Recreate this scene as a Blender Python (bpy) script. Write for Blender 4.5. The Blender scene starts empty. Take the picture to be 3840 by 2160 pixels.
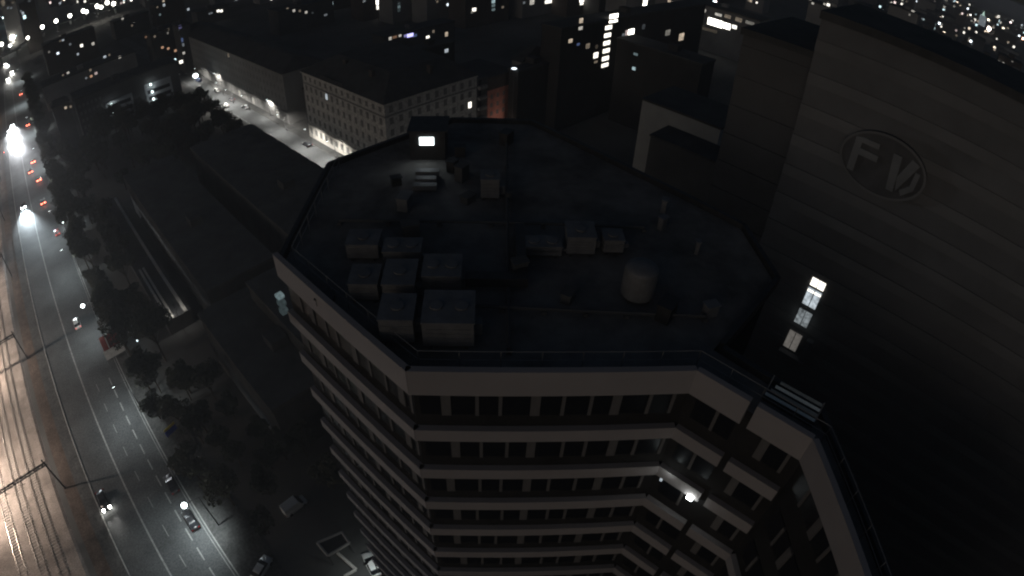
import bpy, math, random
from mathutils import Vector, Matrix
R = random.Random(7)
rad = math.radians
SQ = math.sqrt(0.5)
sc = bpy.context.scene
COL = sc.collection

# ------------------------------------------------------------------ camera
CAM_Z = 80.0
PITCH, ROLL, YAW, KA = 0.6875, -0.0473, -0.0575, 0.4590   # KA: radians per 1000 photo pixels (equidistant wide-angle lens)
cd = bpy.data.cameras.new('Camera'); cam = bpy.data.objects.new('Camera', cd); COL.objects.link(cam); sc.camera = cam
def _axes():
    cp, sp, cy, sy, cr, sr = math.cos(PITCH), math.sin(PITCH), math.cos(YAW), math.sin(YAW), math.cos(ROLL), math.sin(ROLL)
    rz = lambda v: Vector((cy*v[0]-sy*v[1], sy*v[0]+cy*v[1], v[2]))
    fwd = rz((0, cp, -sp)); rgt = rz((1, 0, 0)); dwn = rz((0, -sp, -cp))
    return cr*rgt + sr*dwn, -sr*rgt + cr*dwn, fwd
RGT, DWN, FWD = _axes()
m = Matrix((( RGT.x, -DWN.x, -FWD.x, 0), (RGT.y, -DWN.y, -FWD.y, 0), (RGT.z, -DWN.z, -FWD.z, CAM_Z), (0, 0, 0, 1)))
cam.matrix_world = m
cd.type = 'PANO'; cd.sensor_fit = 'HORIZONTAL'; cd.sensor_width = 38.4
cd.clip_start = 0.5; cd.clip_end = 20000
pc = cd.cycles if hasattr(cd, 'cycles') and hasattr(cd.cycles, 'panorama_type') else cd
pc.panorama_type = 'FISHEYE_LENS_POLYNOMIAL'
pc.fisheye_fov = math.pi
for k, v in (('k0', 0), ('k1', -KA/10), ('k2', 0), ('k3', 0), ('k4', 0)): setattr(pc, 'fisheye_polynomial_' + k, v)

# ------------------------------------------------------------------ world: faint night sky
w = bpy.data.worlds.new('World'); sc.world = w; w.use_nodes = True
nt = w.node_tree; bg = nt.nodes['Background']
sky = nt.nodes.new('ShaderNodeTexSky'); sky.sky_type = 'NISHITA'; sky.sun_disc = False
sky.sun_elevation = rad(12); sky.sun_rotation = rad(213); sky.altitude = 80; sky.dust_density = 2.6; sky.air_density = 1.0; sky.ozone_density = 2.2
nt.links.new(sky.outputs[0], bg.inputs[0]); bg.inputs[1].default_value = 0.0135
# glow of the lit city behind the camera: one low, soft, weak sun
sl = bpy.data.lights.new('city_glow', 'SUN'); sl.energy = 0.12; sl.angle = rad(30); sl.color = (1.0, 0.92, 0.95)
so = bpy.data.objects.new('city_glow', sl); COL.objects.link(so); so.location = (-60, -90, 120)
so.rotation_euler = Vector((0.545, 0.838, -0.07)).to_track_quat('-Z', 'Y').to_euler()
vs = sc.view_settings; vs.view_transform = 'Standard'; vs.look = 'None'; vs.exposure = 0; vs.gamma = 1; vs.use_curve_mapping = False
sc.render.engine = 'CYCLES'
cy = sc.cycles; cy.use_denoising = True; cy.max_bounces = 4; cy.diffuse_bounces = 2; cy.glossy_bounces = 2; cy.transmission_bounces = 2
cy.sample_clamp_indirect = 2.0; cy.use_light_tree = True; cy.caustics_reflective = False; cy.caustics_refractive = False
cy.use_adaptive_sampling = False; cy.filter_width = 2.1

# ------------------------------------------------------------------ from photo pixels to places
def ray(x, y):
    u, v = (x-1920)/1000, (y-1080)/1000
    r = math.hypot(u, v)+1e-9; th = KA*r
    return (math.sin(th)*u/r)*RGT + (math.sin(th)*v/r)*DWN + math.cos(th)*FWD
def at(x, y, z=0.0):                     # where the pixel's ray meets height z  -> (n, s, z)
    d = ray(x, y); q = d*((CAM_Z-z)/-d.z); return ((q.x+q.y)*SQ, (q.y-q.x)*SQ, z)
def at_n(x, y, n):                       # where it meets the wall plane n
    d = ray(x, y); q = d*(n/SQ/(d.x+d.y)); return (n, (q.y-q.x)*SQ, q.z+CAM_Z)
def at_s(x, y, s):
    d = ray(x, y); q = d*(s/SQ/(d.y-d.x)); return ((q.x+q.y)*SQ, s, q.z+CAM_Z)
def at_d(x, y, dist):                    # at a horizontal distance
    d = ray(x, y); q = d*(dist/math.hypot(d.x, d.y)); return ((q.x+q.y)*SQ, (q.y-q.x)*SQ, q.z+CAM_Z)
def W(n, s, z=0.0): return Vector(((n-s)*SQ, (n+s)*SQ, z))     # street-grid coordinates to world
G45 = rad(45)

# ------------------------------------------------------------------ materials
MATS = {}
def mat(name, col, rough=0.8, var=0.25, scale=0.6, bump=0.0, metal=0.0, spec=0.05, fine=None):
    if name in MATS: return MATS[name]
    mm = bpy.data.materials.new(name); mm.use_nodes = True; t = mm.node_tree; b = t.nodes['Principled BSDF']
    b.inputs['Roughness'].default_value = rough; b.inputs['Metallic'].default_value = metal
    b.inputs['Specular IOR Level'].default_value = spec
    tc = t.nodes.new('ShaderNodeTexCoord')
    n1 = t.nodes.new('ShaderNodeTexNoise'); n1.inputs['Scale'].default_value = scale; n1.inputs['Detail'].default_value = 6
    n1.inputs['Roughness'].default_value = 0.65
    t.links.new(tc.outputs['Object'], n1.inputs['Vector'])
    cr = t.nodes.new('ShaderNodeValToRGB'); e = cr.color_ramp.elements
    e[0].position = 0.3; e[1].position = 0.7
    e[0].color = (*[c*(1-var) for c in col], 1); e[1].color = (*[min(1, c*(1+var)) for c in col], 1)
    t.links.new(n1.outputs['Fac'], cr.inputs['Fac'])
    if fine:
        n2 = t.nodes.new('ShaderNodeTexNoise'); n2.inputs['Scale'].default_value = fine; n2.inputs['Detail'].default_value = 3
        t.links.new(tc.outputs['Object'], n2.inputs['Vector'])
        mx = t.nodes.new('ShaderNodeMixRGB'); mx.blend_type = 'OVERLAY'; mx.inputs[0].default_value = 0.8
        t.links.new(cr.outputs[0], mx.inputs[1]); t.links.new(n2.outputs['Fac'], mx.inputs[2]); t.links.new(mx.outputs[0], b.inputs['Base Color'])
    else: t.links.new(cr.outputs[0], b.inputs['Base Color'])
    if bump:
        bp = t.nodes.new('ShaderNodeBump'); bp.inputs['Strength'].default_value = bump; bp.inputs['Distance'].default_value = 0.1
        n3 = t.nodes.new('ShaderNodeTexNoise'); n3.inputs['Scale'].default_value = (fine or scale*6)
        t.links.new(tc.outputs['Object'], n3.inputs['Vector']); t.links.new(n3.outputs['Fac'], bp.inputs['Height']); t.links.new(bp.outputs[0], b.inputs['Normal'])
    MATS[name] = mm; return mm
def glow(name, col, strength, sample=False, var=0.0):
    if name in MATS: return MATS[name]
    mm = bpy.data.materials.new(name); mm.use_nodes = True; t = mm.node_tree
    t.nodes.remove(t.nodes['Principled BSDF']); e = t.nodes.new('ShaderNodeEmission'); o = t.nodes['Material Output']
    e.inputs[0].default_value = (*col, 1); e.inputs[1].default_value = strength
    if var:                                        # an uneven room behind the pane: curtains, furniture
        tc = t.nodes.new('ShaderNodeTexCoord'); n = t.nodes.new('ShaderNodeTexNoise'); n.inputs['Scale'].default_value = 2.2; n.inputs['Detail'].default_value = 3
        r = t.nodes.new('ShaderNodeMapRange'); r.inputs[1].default_value = 0.35; r.inputs[2].default_value = 0.65
        r.inputs[3].default_value = strength*(1-var); r.inputs[4].default_value = strength
        t.links.new(tc.outputs['Object'], n.inputs['Vector']); t.links.new(n.outputs['Fac'], r.inputs[0]); t.links.new(r.outputs[0], e.inputs[1])
    t.links.new(e.outputs[0], o.inputs[0])
    try: mm.cycles.emission_sampling = 'AUTO' if sample else 'NONE'
    except Exception: pass
    MATS[name] = mm; return mm

asphalt = mat('asphalt', (0.082, 0.085, 0.087), 0.75, 0.30, 0.12, 0.15, fine=3.0)
soil = mat('city_ground', (0.09, 0.088, 0.085), 0.95, 0.4, 0.03)
paving = mat('paving', (0.07, 0.07, 0.069), 0.85, 0.3, 0.25, 0.1, fine=2.5)
earth = mat('earth', (0.085, 0.066, 0.055), 0.95, 0.4, 0.3, 0.3, fine=3)
ballast_m = mat('ballast', (0.26, 0.225, 0.20), 0.95, 0.35, 0.22, 0.6, fine=5)
sleeper_m = mat('sleeper_concrete', (0.36, 0.325, 0.295), 0.8, 0.25, 1.5)
rail_m = mat('rail_steel', (0.45, 0.40, 0.36), 0.35, 0.15, 2.0, metal=0.9)
paint = mat('road_paint', (0.27, 0.27, 0.265), 0.7, 0.35, 1.2)
kerb_m = mat('kerb_stone', (0.30, 0.30, 0.29), 0.85, 0.25, 0.8)
band_m = mat('pale_concrete', (0.30, 0.275, 0.27), 0.9, 0.07, 0.25)
pier_m = mat('pier_render', (0.12, 0.113, 0.11), 0.9, 0.2, 0.6)
spandrel_m = mat('dark_spandrel', (0.030, 0.029, 0.029), 0.8, 0.25, 0.5)
soft_glass = mat('curtained_glass', (0.165, 0.16, 0.155), 0.4, 0.35, 0.9)
faint_glass = mat('dusty_glass', (0.135, 0.132, 0.132), 0.5, 0.2, 0.9)
glass_m = mat('dark_glass', (0.012, 0.013, 0.016), 0.35, 0.2, 0.8, spec=0.1)
roof_m = mat('roof_membrane', (0.135, 0.128, 0.122), 0.95, 0.45, 0.35, 0.2)
metal_m = mat('galvanised_metal', (0.165, 0.165, 0.17), 0.6, 0.25, 1.2, metal=0.3)
pipe_m = mat('dark_metal', (0.06, 0.06, 0.062), 0.5, 0.2, 2, metal=0.5)
louvre_m = mat('pale_slat', (0.62, 0.70, 0.70), 0.5, 0.15, 1.5)
cream_m = mat('cream_plaster', (0.46, 0.44, 0.41), 0.9, 0.14, 0.2, fine=1.2)
plinth_m = mat('rusticated_plaster', (0.52, 0.49, 0.45), 0.9, 0.15, 0.3)
tin_m = mat('dark_tin_roof', (0.055, 0.055, 0.056), 0.7, 0.3, 0.2)
greyw_m = mat('grey_plaster', (0.22, 0.215, 0.21), 0.9, 0.2, 0.08)
darkw_m = mat('dark_plaster', (0.085, 0.085, 0.086), 0.9, 0.25, 0.1)
brickw_m = mat('brown_brick', (0.075, 0.066, 0.062), 0.9, 0.25, 0.1)
slab_m = mat('slab_cladding', (0.135, 0.133, 0.134), 0.85, 0.2, 0.06)
slab2_m = mat('slab_spandrel', (0.115, 0.114, 0.116), 0.85, 0.2, 0.1)
salmon_m = mat('salmon_plaster', (0.42, 0.20, 0.16), 0.9, 0.3, 0.3)
bark_m = mat('bark', (0.06, 0.05, 0.04), 0.95, 0.3, 2)
leaf_m = mat('leaves', (0.085, 0.09, 0.07), 0.8, 0.4, 0.4)
leaf2_m = mat('leaves_olive', (0.09, 0.09, 0.07), 0.8, 0.4, 0.4)
tyre_m = mat('tyre', (0.02, 0.02, 0.02), 0.9, 0.2, 3)
post_m = mat('lamp_post_steel', (0.09, 0.09, 0.092), 0.6, 0.2, 2, metal=0.4)
white_m = mat('white_awning', (0.60, 0.60, 0.57), 0.8, 0.2, 0.8)
red_m = mat('red_sheet', (0.16, 0.035, 0.03), 0.7, 0.3, 1)
yellow_m = mat('yellow_panel', (0.55, 0.42, 0.06), 0.7, 0.2, 1)
blue_m = mat('blue_panel', (0.04, 0.07, 0.38), 0.7, 0.2, 1)
emblem_m = mat('emblem_pale', (0.155, 0.158, 0.162), 0.7, 0.15, 0.5)
emblemd_m = mat('emblem_dark', (0.078, 0.077, 0.079), 0.7, 0.15, 0.5)
WARM, COOL, CREAM, ROSE, CYAN, ORANGE, RED = (1, .82, .62), (.82, .92, 1), (1, .95, .84), (1, .80, .76), (.70, .95, 1), (1, .58, .36), (1, .16, .10)
HUES = dict(w=WARM, c=COOL, k=CREAM, r=ROSE, y=CYAN, o=ORANGE, v=(.50, .48, 1), b=(.35, .5, 1))
def lit(h, lv):
    st = {0: 0.06, 1: 0.22, 2: 0.7, 3: 2.2, 4: 7.0}[lv]
    return glow('lit_%s%d' % (h, lv), HUES[h], st, False, 0.5 if lv < 3 else 0.15)

# ------------------------------------------------------------------ mesh helpers
class MB:
    def __init__(s): s.v = []; s.f = []
    def poly(s, pts):
        i = len(s.v); s.v += [tuple(p) for p in pts]; s.f.append(tuple(range(i, i+len(pts)))); return s
    def hexa(s, b, t):                       # bottom ring (counter-clockwise from above) and top ring
        i = len(s.v); k = len(b); s.v += [tuple(p) for p in b]+[tuple(p) for p in t]
        s.f.append(tuple(range(i+k-1, i-1, -1))); s.f.append(tuple(range(i+k, i+2*k)))
        for j in range(k): s.f.append((i+j, i+(j+1) % k, i+k+(j+1) % k, i+k+j))
        return s
    def box(s, x0, x1, y0, y1, z0, z1):
        return s.hexa([(x0, y0, z0), (x1, y0, z0), (x1, y1, z0), (x0, y1, z0)], [(x0, y0, z1), (x1, y0, z1), (x1, y1, z1), (x0, y1, z1)])
    def prism(s, pts, z0, z1): return s.hexa([(x, y, z0) for x, y in pts], [(x, y, z1) for x, y in pts])
    def tube(s, a, b, r0, r1=None, k=8):
        r1 = r0 if r1 is None else r1; a, b = Vector(a), Vector(b); d = (b-a).normalized()
        u = d.orthogonal().normalized(); v = d.cross(u)
        ring = lambda c, r: [c+(math.cos(2*math.pi*j/k)*u+math.sin(2*math.pi*j/k)*v)*r for j in range(k)]
        return s.hexa(ring(a, r0), ring(b, r1))
    def wall(s, p0, u, w, u0, u1, d0, d1, z0, z1):     # box on a wall: origin p0, along u, outward w
        q = lambda a, d, z: (p0[0]+u[0]*a+w[0]*d, p0[1]+u[1]*a+w[1]*d, z)
        return s.hexa([q(u0, d1, z0), q(u1, d1, z0), q(u1, d0, z0), q(u0, d0, z0)], [q(u0, d1, z1), q(u1, d1, z1), q(u1, d0, z1), q(u0, d0, z1)])
    def ball(s, c, r, k=10, m=6, sz=1.0):
        i = len(s.v); s.v.append((c[0], c[1], c[2]-r*sz))
        for a in range(1, m):
            th = math.pi*a/m
            for b in range(k): s.v.append((c[0]+r*math.sin(th)*math.cos(2*math.pi*b/k), c[1]+r*math.sin(th)*math.sin(2*math.pi*b/k), c[2]-r*sz*math.cos(th)))
        s.v.append((c[0], c[1], c[2]+r*sz)); e = len(s.v)-1
        for b in range(k):
            s.f.append((i, i+1+(b+1) % k, i+1+b)); s.f.append((e, e-k+b, e-k+(b+1) % k))
            for a in range(m-2): s.f.append((i+1+a*k+b, i+1+a*k+(b+1) % k, i+1+(a+1)*k+(b+1) % k, i+1+(a+1)*k+b))
        return s
    def mesh(s, name, mt, smooth=False):
        me = bpy.data.meshes.new(name); me.from_pydata(s.v, [], s.f); me.update()
        if mt: me.materials.append(mt)
        if smooth: me.shade_smooth()
        return me
    def obj(s, name, mt, parent=None, smooth=False):
        return link(name, s.mesh(name, mt, smooth), parent)
def link(name, data, parent=None, loc=None, rz=None):
    o = bpy.data.objects.new(name, data); COL.objects.link(o)
    if parent: o.parent = parent
    if loc is not None: o.location = loc
    if rz is not None: o.rotation_euler = (0, 0, rz)
    return o
def tag(o, label, cat, group=None):
    o['label'] = label; o['category'] = cat
    if group: o['group'] = group
    return o
def thing(name, label, cat, loc, rz=G45, group=None):
    return tag(link(name, None, None, loc, rz), label, cat, group)
def struct(o, rz=G45):
    o['kind'] = 'structure'; o.rotation_euler = (0, 0, rz); return o
def spot(parent, loc, aim, power, col, size=150, blend=0.6, radius=0.25, kind='SPOT'):
    l = bpy.data.lights.new('lamp_light', kind); l.energy = power; l.color = col; l.shadow_soft_size = radius
    if kind == 'SPOT': l.spot_size = rad(size); l.spot_blend = blend
    o = bpy.data.objects.new('lamp_light', l); COL.objects.link(o); o.parent = parent; o.location = loc
    o.rotation_euler = Vector(aim).to_track_quat('-Z', 'Y').to_euler(); return o
UNIT = {}
def unit_box(mt):
    if mt.name not in UNIT: UNIT[mt.name] = MB().box(-.5, .5, -.5, .5, -.5, .5).mesh('unit', mt)
    return UNIT[mt.name]
def ubox(name, mt, parent, c, size, rz=0):               # a cheap box sharing one mesh per material
    o = link(name, unit_box(mt), parent, c, rz); o.scale = size; return o

# ================================================================== THE SETTING (street grid: x = n across the avenue, y = s along it)
struct(MB().box(-6000, 6000, -6000, 6000, -0.6, 0.0).obj('ground', soil))
road = struct(MB().poly([(-20.6, -40, .004), (-5.0, -40, .004), (-5.0, 1300, .004), (-20.6, 1300, .004)]).obj('avenue_road', asphalt))
MB().poly([(-14.5, -40, .009), (-14.2, -40, .009), (-14.2, 620, .009), (-14.5, 620, .009)]).obj('centre_line', paint, road)
def dashes(n, s0, s1, per, ln, wd):
    me = MB().poly([(-wd/2, 0, 0), (wd/2, 0, 0), (wd/2, ln, 0), (-wd/2, ln, 0)]).mesh('lane_dash', paint)
    s = s0
    while s < s1: link('lane_dash', me, road, (n, s, .009)); s += per
dashes(-11.4, 40, 104, 6.7, 2.6, .13); dashes(-8.2, 44, 104, 4.3, 2.7, .24)
MB().poly([(-5.5, -40, .009), (-5.36, -40, .009), (-5.36, 400, .009), (-5.5, 400, .009)]).obj('edge_line', paint, road)
pv = struct(MB().box(-4.8, 1.5, 30, 560, 0.0, .13).obj('pavement', paving))
MB().box(-5.0, -4.8, 30, 560, 0.0, .16).obj('kerb', kerb_m, pv)
fp = struct(MB().box(-23.3, -20.8, -40, 900, 0.0, .12).obj('footpath', paving))
MB().box(-20.8, -20.6, -40, 900, 0.0, .15).obj('kerb', kerb_m, fp)
struct(MB().box(-26.0, -23.3, -40, 900, 0.0, .05).obj('earth_verge', earth))
struct(MB().poly([(-27.3, -40, -.0+.006), (-26.0, -40, .006), (-26.0, 900, .006), (-27.3, 900, .006)]).obj('dark_strip', soil))  # flat dark strip between the verge and the ballast
struct(MB().hexa([(-60, -40, 0), (-27.3, -40, 0), (-27.3, 900, 0), (-60, 900, 0)], [(-59, -40, .25), (-27.9, -40, .25), (-27.9, 900, .25), (-59, 900, .25)]).obj('ballast_bed', ballast_m))
# side street in front of the cream building
st = struct(MB().poly([(71.6, 60, .005), (79.4, 60, .005), (79.4, 520, .005), (71.6, 520, .005)]).obj('side_street', asphalt))
MB().poly([(72.3, 60, .010), (72.5, 60, .010), (72.5, 300, .010), (72.3, 300, .010)]).obj('edge_line', paint, st)
struct(MB().box(79.6, 82.2, 60, 520, 0, .14).obj('side_pavement', paving))
struct(MB().box(66.0, 71.4, 60, 520, 0, .14).obj('side_pavement', paving))
struct(MB().box(-4.0, 70.8, 172.5, 180, 0, .01).obj('cross_lane', asphalt))

# ================================================================== RAILWAY
def railway(nc, label):
    t = thing('railway_track', label, 'railway track', W(nc, 0, 0.25), G45, 'tracks on the ballast bed')
    for sgn in (-1, 1):
        x = sgn*0.76
        MB().box(x-.035, x+.035, -40, 620, .12, .28).obj('rail', rail_m, t)
    me = MB().hexa([(-1.25, -.13, -.02), (1.25, -.13, -.02), (1.25, .13, -.02), (-1.25, .13, -.02)], [(-1.22, -.1, .12), (1.22, -.1, .12), (1.22, .1, .12), (-1.22, .1, .12)]).mesh('sleeper', sleeper_m)
    s = 46.0
    for i in range(298): link('sleeper', me, t, (0, s+R.uniform(-.03, .03), R.uniform(-.02, .01)), R.uniform(-.01, .01)); s += .66
    far = MB()
    while s < 420: far.box(-1.22, 1.22, s-.11, s+.11, -.02, .11); s += .66
    o = far.obj('far_sleepers', sleeper_m, t); o['kind'] = 'stuff'
railway(-31.6, 'railway track nearest the road on brown ballast')
railway(-35.4, 'second railway track from the road on brown ballast')
railway(-39.6, 'third railway track from the road at the picture\'s left edge')
def gantry(s, label):
    t = thing('overhead_line_gantry', label, 'gantry', W(-25.6, s, 0), G45, 'gantries over the tracks')
    MB().tube((0, 0, 0), (0, 0, 8.4), .20, .14).obj('mast', pipe_m, t)
    MB().tube((-24, 0, .2), (-24, 0, 8.4), .20, .14).obj('mast', pipe_m, t)
    b = MB().box(-24.3, .3, -.16, .16, 7.75, 7.95).box(-24.3, .3, -.16, .16, 7.2, 7.32)
    for k in range(24): b.tube((-24+k, 0, 7.25 if k % 2 else 7.85), (-23+k, 0, 7.85 if k % 2 else 7.25), .06, k=5)
    b.obj('cross_beam', pipe_m, t)
    for x in (-6.0, -9.8, -14.0): MB().tube((x, 0, 7.3), (x, 0, 6.2), .05, k=6).tube((x-.9, 0, 6.5), (x+.5, 0, 6.1), .04, k=6).obj('cantilever_arm', pipe_m, t)
    MB().ball((0, 0, 8.55), .22).obj('mast_cap', metal_m, t)
for i, (s, nm) in enumerate(((39.5, 'dark steel gantry over the tracks nearest the bottom edge'), (81.6, 'dark steel gantry over the tracks level with the lone pair of headlights'),
        (124.3, 'dark steel gantry over the tracks level with the red lights of the parked car'), (167, 'dark steel gantry over the tracks, third up the left edge'),
        (210, 'dark steel gantry over the tracks beside the bluish headlight beam'), (253, 'far dark steel gantry over the tracks beside the queue of brake lights'))): gantry(s, nm)
warm_l = (1.0, .84, .72)
def yard_light(s, power, label):
    t = thing('yard_light', label, 'lamp post', W(-49.5, s, 0), G45, 'floodlights along the railway')
    MB().tube((0, 0, .2), (0, 0, 12.2), .16, .09).obj('pole', post_m, t)
    MB().box(-.1, 1.6, -.06, .06, 12.1, 12.25).obj('arm', post_m, t)
    MB().box(1.1, 2.0, -.28, .28, 11.95, 12.12).obj('lamp_head', post_m, t)
    MB().box(1.15, 1.95, -.24, .24, 11.90, 11.945).obj('lamp_glass', glow('yard_glass', warm_l, 6), t)
    spot(t, (1.5, 0, 11.7), (.55, 0, -1), power, warm_l, 128, .8, .3)
for s, pw in ((60, 8000), (90, 50000), (124, 62000), (160, 48000), (202, 34000), (250, 36000), (300, 40000), (355, 40000)):
    yard_light(s, pw, 'tall floodlight on a steel post lighting the tracks')
for k, (px, py, lb) in enumerate(((15, 571, 'red railway signal at the left edge, nearer of the two'), (38, 551, 'red railway signal beside the queue of headlights'))):
    n, s, z = at(px, py, 4.6)
    t = thing('railway_signal', lb, 'signal', W(n, s, 0), G45, 'red signals beside the tracks')
    MB().tube((0, 0, 0), (0, 0, 5.0), .09, .07).obj('post', post_m, t)
    MB().box(-.25, .25, -.05, .2, 4.0, 5.1).obj('signal_head', pipe_m, t)
    MB().ball((0, -.15, 4.6), .17).obj('signal_lens', glow('red_signal', RED, 10), t)

# ================================================================== STREET LAMPS
def street_lamp(n, s, z, pole_dn, label, power, col=(.95, 1, .98), globe=True, group='street lamps on the avenue', size=150, r=.32, aim=(0, 0, -1)):
    t = thing('street_lamp', label, 'street lamp', W(n+pole_dn, s, 0), G45, group)
    MB().tube((0, 0, 0), (0, 0, z-.1), .13, .07).obj('pole', post_m, t)
    MB().tube((0, 0, z-.12), (-pole_dn, 0, z+.12), .05, .04, 6).obj('arm', post_m, t)
    MB().box(-pole_dn-.35, -pole_dn+.35, -.16, .16, z+.12, z+.24).obj('lamp_head', post_m, t)
    if globe: MB().ball((-pole_dn, -.05, z+.02), r, sz=.8).obj('lamp_globe', glow('globe_glass', col, 9), t, True)
    else: MB().box(-pole_dn-.3, -pole_dn+.3, -.13, .13, z+.06, z+.115).obj('lamp_glass', glow('lamp_glass', col, 9), t)
    spot(t, (-pole_dn, 0, z-.42), aim, power, col, size, .7, .25)
    return t
cool_l = (.90, 1.0, 1.0)
for px, py, z, pw, lb in ((310, 1147, 9, 3000, 'bright street lamp at the kerb just above the parked car with red tail lights'),
                          (690, 1895, 9, 6200, 'bright street lamp at the kerb beside the lone pair of headlights')):
    n, s, _ = at(px, py, z); street_lamp(n, s, z, 2.6, lb, pw, cool_l, r=.5, aim=(-.45, 0, -1), size=128)
for s, pw in ((148, 2600), (176, 3600), (208, 2600), (88, 3200), (245, 6000), (300, 9000), (370, 9000), (450, 9000)):
    street_lamp(-7.2, s, 9, 2.6, 'shaded street lamp among the trees along the avenue', pw, cool_l, False, 'shaded lamps along the avenue')
for px, py, r, lb in ((28, 248, 1.4, 'large bright lamp on the avenue below the overpass'), (38, 171, 1.7, 'bright lamp at the overpass near the top left corner')):
    n, s, _ = at(px, py, 9); street_lamp(n, s, 9, 2.6, lb, 14000, (1, .95, .86), True, 'far avenue lamps', 150, r)
n, s, _ = at(236, 834, 8); street_lamp(n, s, 8, 1.5, 'small dim lamp half hidden in trees above the red tail lights', 500, cool_l, True, 'street lamps on the avenue', 150, .2)
for px, py, z, pw, lb, gl in ((733, 284, 8, 15000, 'blown-out bright lamp at the far end of the side street', True),):
    n, s, _ = at(px, py, z); street_lamp(n, s, z, 2.0, lb, pw, (1, .97, .88), True, 'lamps on the side street', 150, 1.25)
for s, n, pw in ((132, 76.8, 5800), (146, 76.8, 7800), (160, 76.6, 8800), (180, 76.5, 6500), (198, 80.6, 6500), (212, 76, 5000), (226, 74.5, 11000), (240, 75.5, 7000), (256, 80.3, 7000), (275, 77, 6000)):
    street_lamp(n, s, 7, .6 if n > 79.5 else 2.4, 'shaded lamp over the side street by the cream and grey facades', pw, (1, .97, .9), False, 'shaded lamps on the side street', 160)
for n in (90, 101, 112):
    street_lamp(n, 109, 8, 0.8, 'shaded lamp in the lane before the right facade of the cream building', 4200, (1, .97, .92), False, 'shaded lamps in the back lane', 165)
# overpass far at the top left with its chain of lamps
ov = [at(x, y, 6) for x, y in ((0, 212), (60, 182), (110, 150), (160, 114), (212, 91), (262, 70), (314, 53), (364, 37), (430, 27))]
ov = [(ov[0][0]-60, ov[0][1]-8, 6)] + ov
b = MB()
for a, c in zip(ov, ov[1:]):
    d = Vector((c[0]-a[0], c[1]-a[1], 0)).normalized(); p = Vector((-d.y, d.x, 0))*6.5
    q = lambda o, sg, z: (o[0]+sg*p.x, o[1]+sg*p.y, z)
    b.hexa([q(a, -1, 4.9), q(c, -1, 4.9), q(c, 1, 4.9), q(a, 1, 4.9)], [q(a, -1, 6), q(c, -1, 6), q(c, 1, 6), q(a, 1, 6)])
o = b.obj('overpass_road', asphalt); struct(o)
pil = MB()
for a in ov[1:]: MB().box(a[0]-1, a[0]+1, a[1]-1, a[1]+1, 0, 4.88).obj('pier', kerb_m, o)
def far_lamp(px, py, z, r, power, label, group, col=(1, .96, .84)):
    n, s, _ = at(px, py, z)
    t = thing('far_street_lamp', label, 'street lamp', W(n, s, 0), G45, group)
    MB().tube((0, 1.6, 0), (0, 1.6, z+.3), .14, .1, 6).tube((0, 1.6, z+.2), (0, 0, z+.3), .08, .08, 5).obj('pole', post_m, t)
    MB().ball((0, 0, z), r, 8, 5).obj('lamp_globe', glow('far_globe_%s' % ('%.2f%.2f' % col[1:]), col, 12), t)
    if power: spot(t, (0, 0, z-r-.1), (0, 0, -1), power, col, 150, .6, .5)
for i, (x, y, r) in enumerate(((402, 10, 2.1), (426, 14, 2.0), (364, 23, 2.0), (379, 27, 1.8), (312, 41, 2.0), (324, 44, 1.8), (262, 59, 1.9), (210, 79, 1.95), (159, 101, 1.95), (107, 121, 2.0), (104, 142, 1.5))):
    far_lamp(x, y, 16, r, 0 if i % 2 else 2500, '%s round lamp from the right in the chain of lights along the far overpass' % ('second', 'first', 'fourth', 'third', 'sixth', 'fifth', 'seventh', 'eighth', 'ninth', 'tenth', 'eleventh')[i], 'lamps along the far overpass')
for x, y, r, c, lb in ((46, 141, 2.9, (1, .97, .86), 'biggest of the clustered lamps at the top left junction'), (33, 124, 1.6, (1, .95, .9), 'lamp above the biggest one in the top left junction'),
        (6, 166, 2.0, (1, .97, .86), 'lamp cut by the left edge at the junction'), (28, 101, 1.0, CYAN, 'pale bluish lamp above the top left junction'), (12, 66, 1.5, CYAN, 'cyan light at the left edge high above the junction'),
        (60, 134, 1.2, CYAN, 'cyan light at the right of the junction cluster'), (20, 72, 1.2, CYAN, 'second cyan light at the left edge above the junction')):
    far_lamp(x, y, 12, r, 5000, lb, 'lamps at the far junction', c)
for x, y, r, c, lb in ((3823, 391, .62, (.86, .93, 1), 'bright blue-white lamp at the right edge above the slab roof'),):
    n, s, z = at_d(x, y, 140)
    t = thing('mast_lamp', lb, 'lamp', W(n, s, 0), G45)
    MB().tube((0, .3, 0), (0, .3, z+.4), .2, .12, 6).obj('mast', post_m, t); MB().ball((0, 0, z), r, 8, 5).obj('lamp_globe', glow('mast_glow', c, 14), t)

# ================================================================== OCTAGONAL TOWER (foreground)
PZ = 62.85
TP = [(-11.2, 23.4), (-3.2, 15.55), (8.8, 15.55), (12.9, 11.6), (12.95, -14), (14.6, -14), (14.6, 13.6), (10.9, 17.6), (16.0, 22.7), (15.8, 28.0), (10.0, 34.4), (3.4, 42.3), (-2.9, 42.4), (-11.0, 34.8)]
tw = thing('octagonal_tower', 'dark octagonal office tower with pale horizontal bands in the foreground', 'tower', (0, 0, 0), 0)
def inset(poly, d):
    out = []; k = len(poly)
    for i in range(k):
        p, q, r = Vector(poly[i-1]), Vector(poly[i]), Vector(poly[(i+1) % k])
        a, c = (q-p).normalized(), (r-q).normalized()
        na, nc = Vector((-a.y, a.x)), Vector((-c.y, c.x)); bis = (na+nc); out.append(tuple(q+bis*(d/(1+na.dot(nc)))))
    return out
core = inset(TP, .34)
MB().prism(core, 0, PZ-.9).obj('core_wall', spandrel_m, tw)
MB().poly([(x, y, PZ-.88) for x, y in inset(TP, .36)]).obj('roof_deck', roof_m, tw)
def frame(i):
    p, q = Vector(TP[i]), Vector(TP[(i+1) % len(TP)]); u = (q-p); L = u.length; u /= L
    return p, u, Vector((u.y, -u.x)), L
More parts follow.
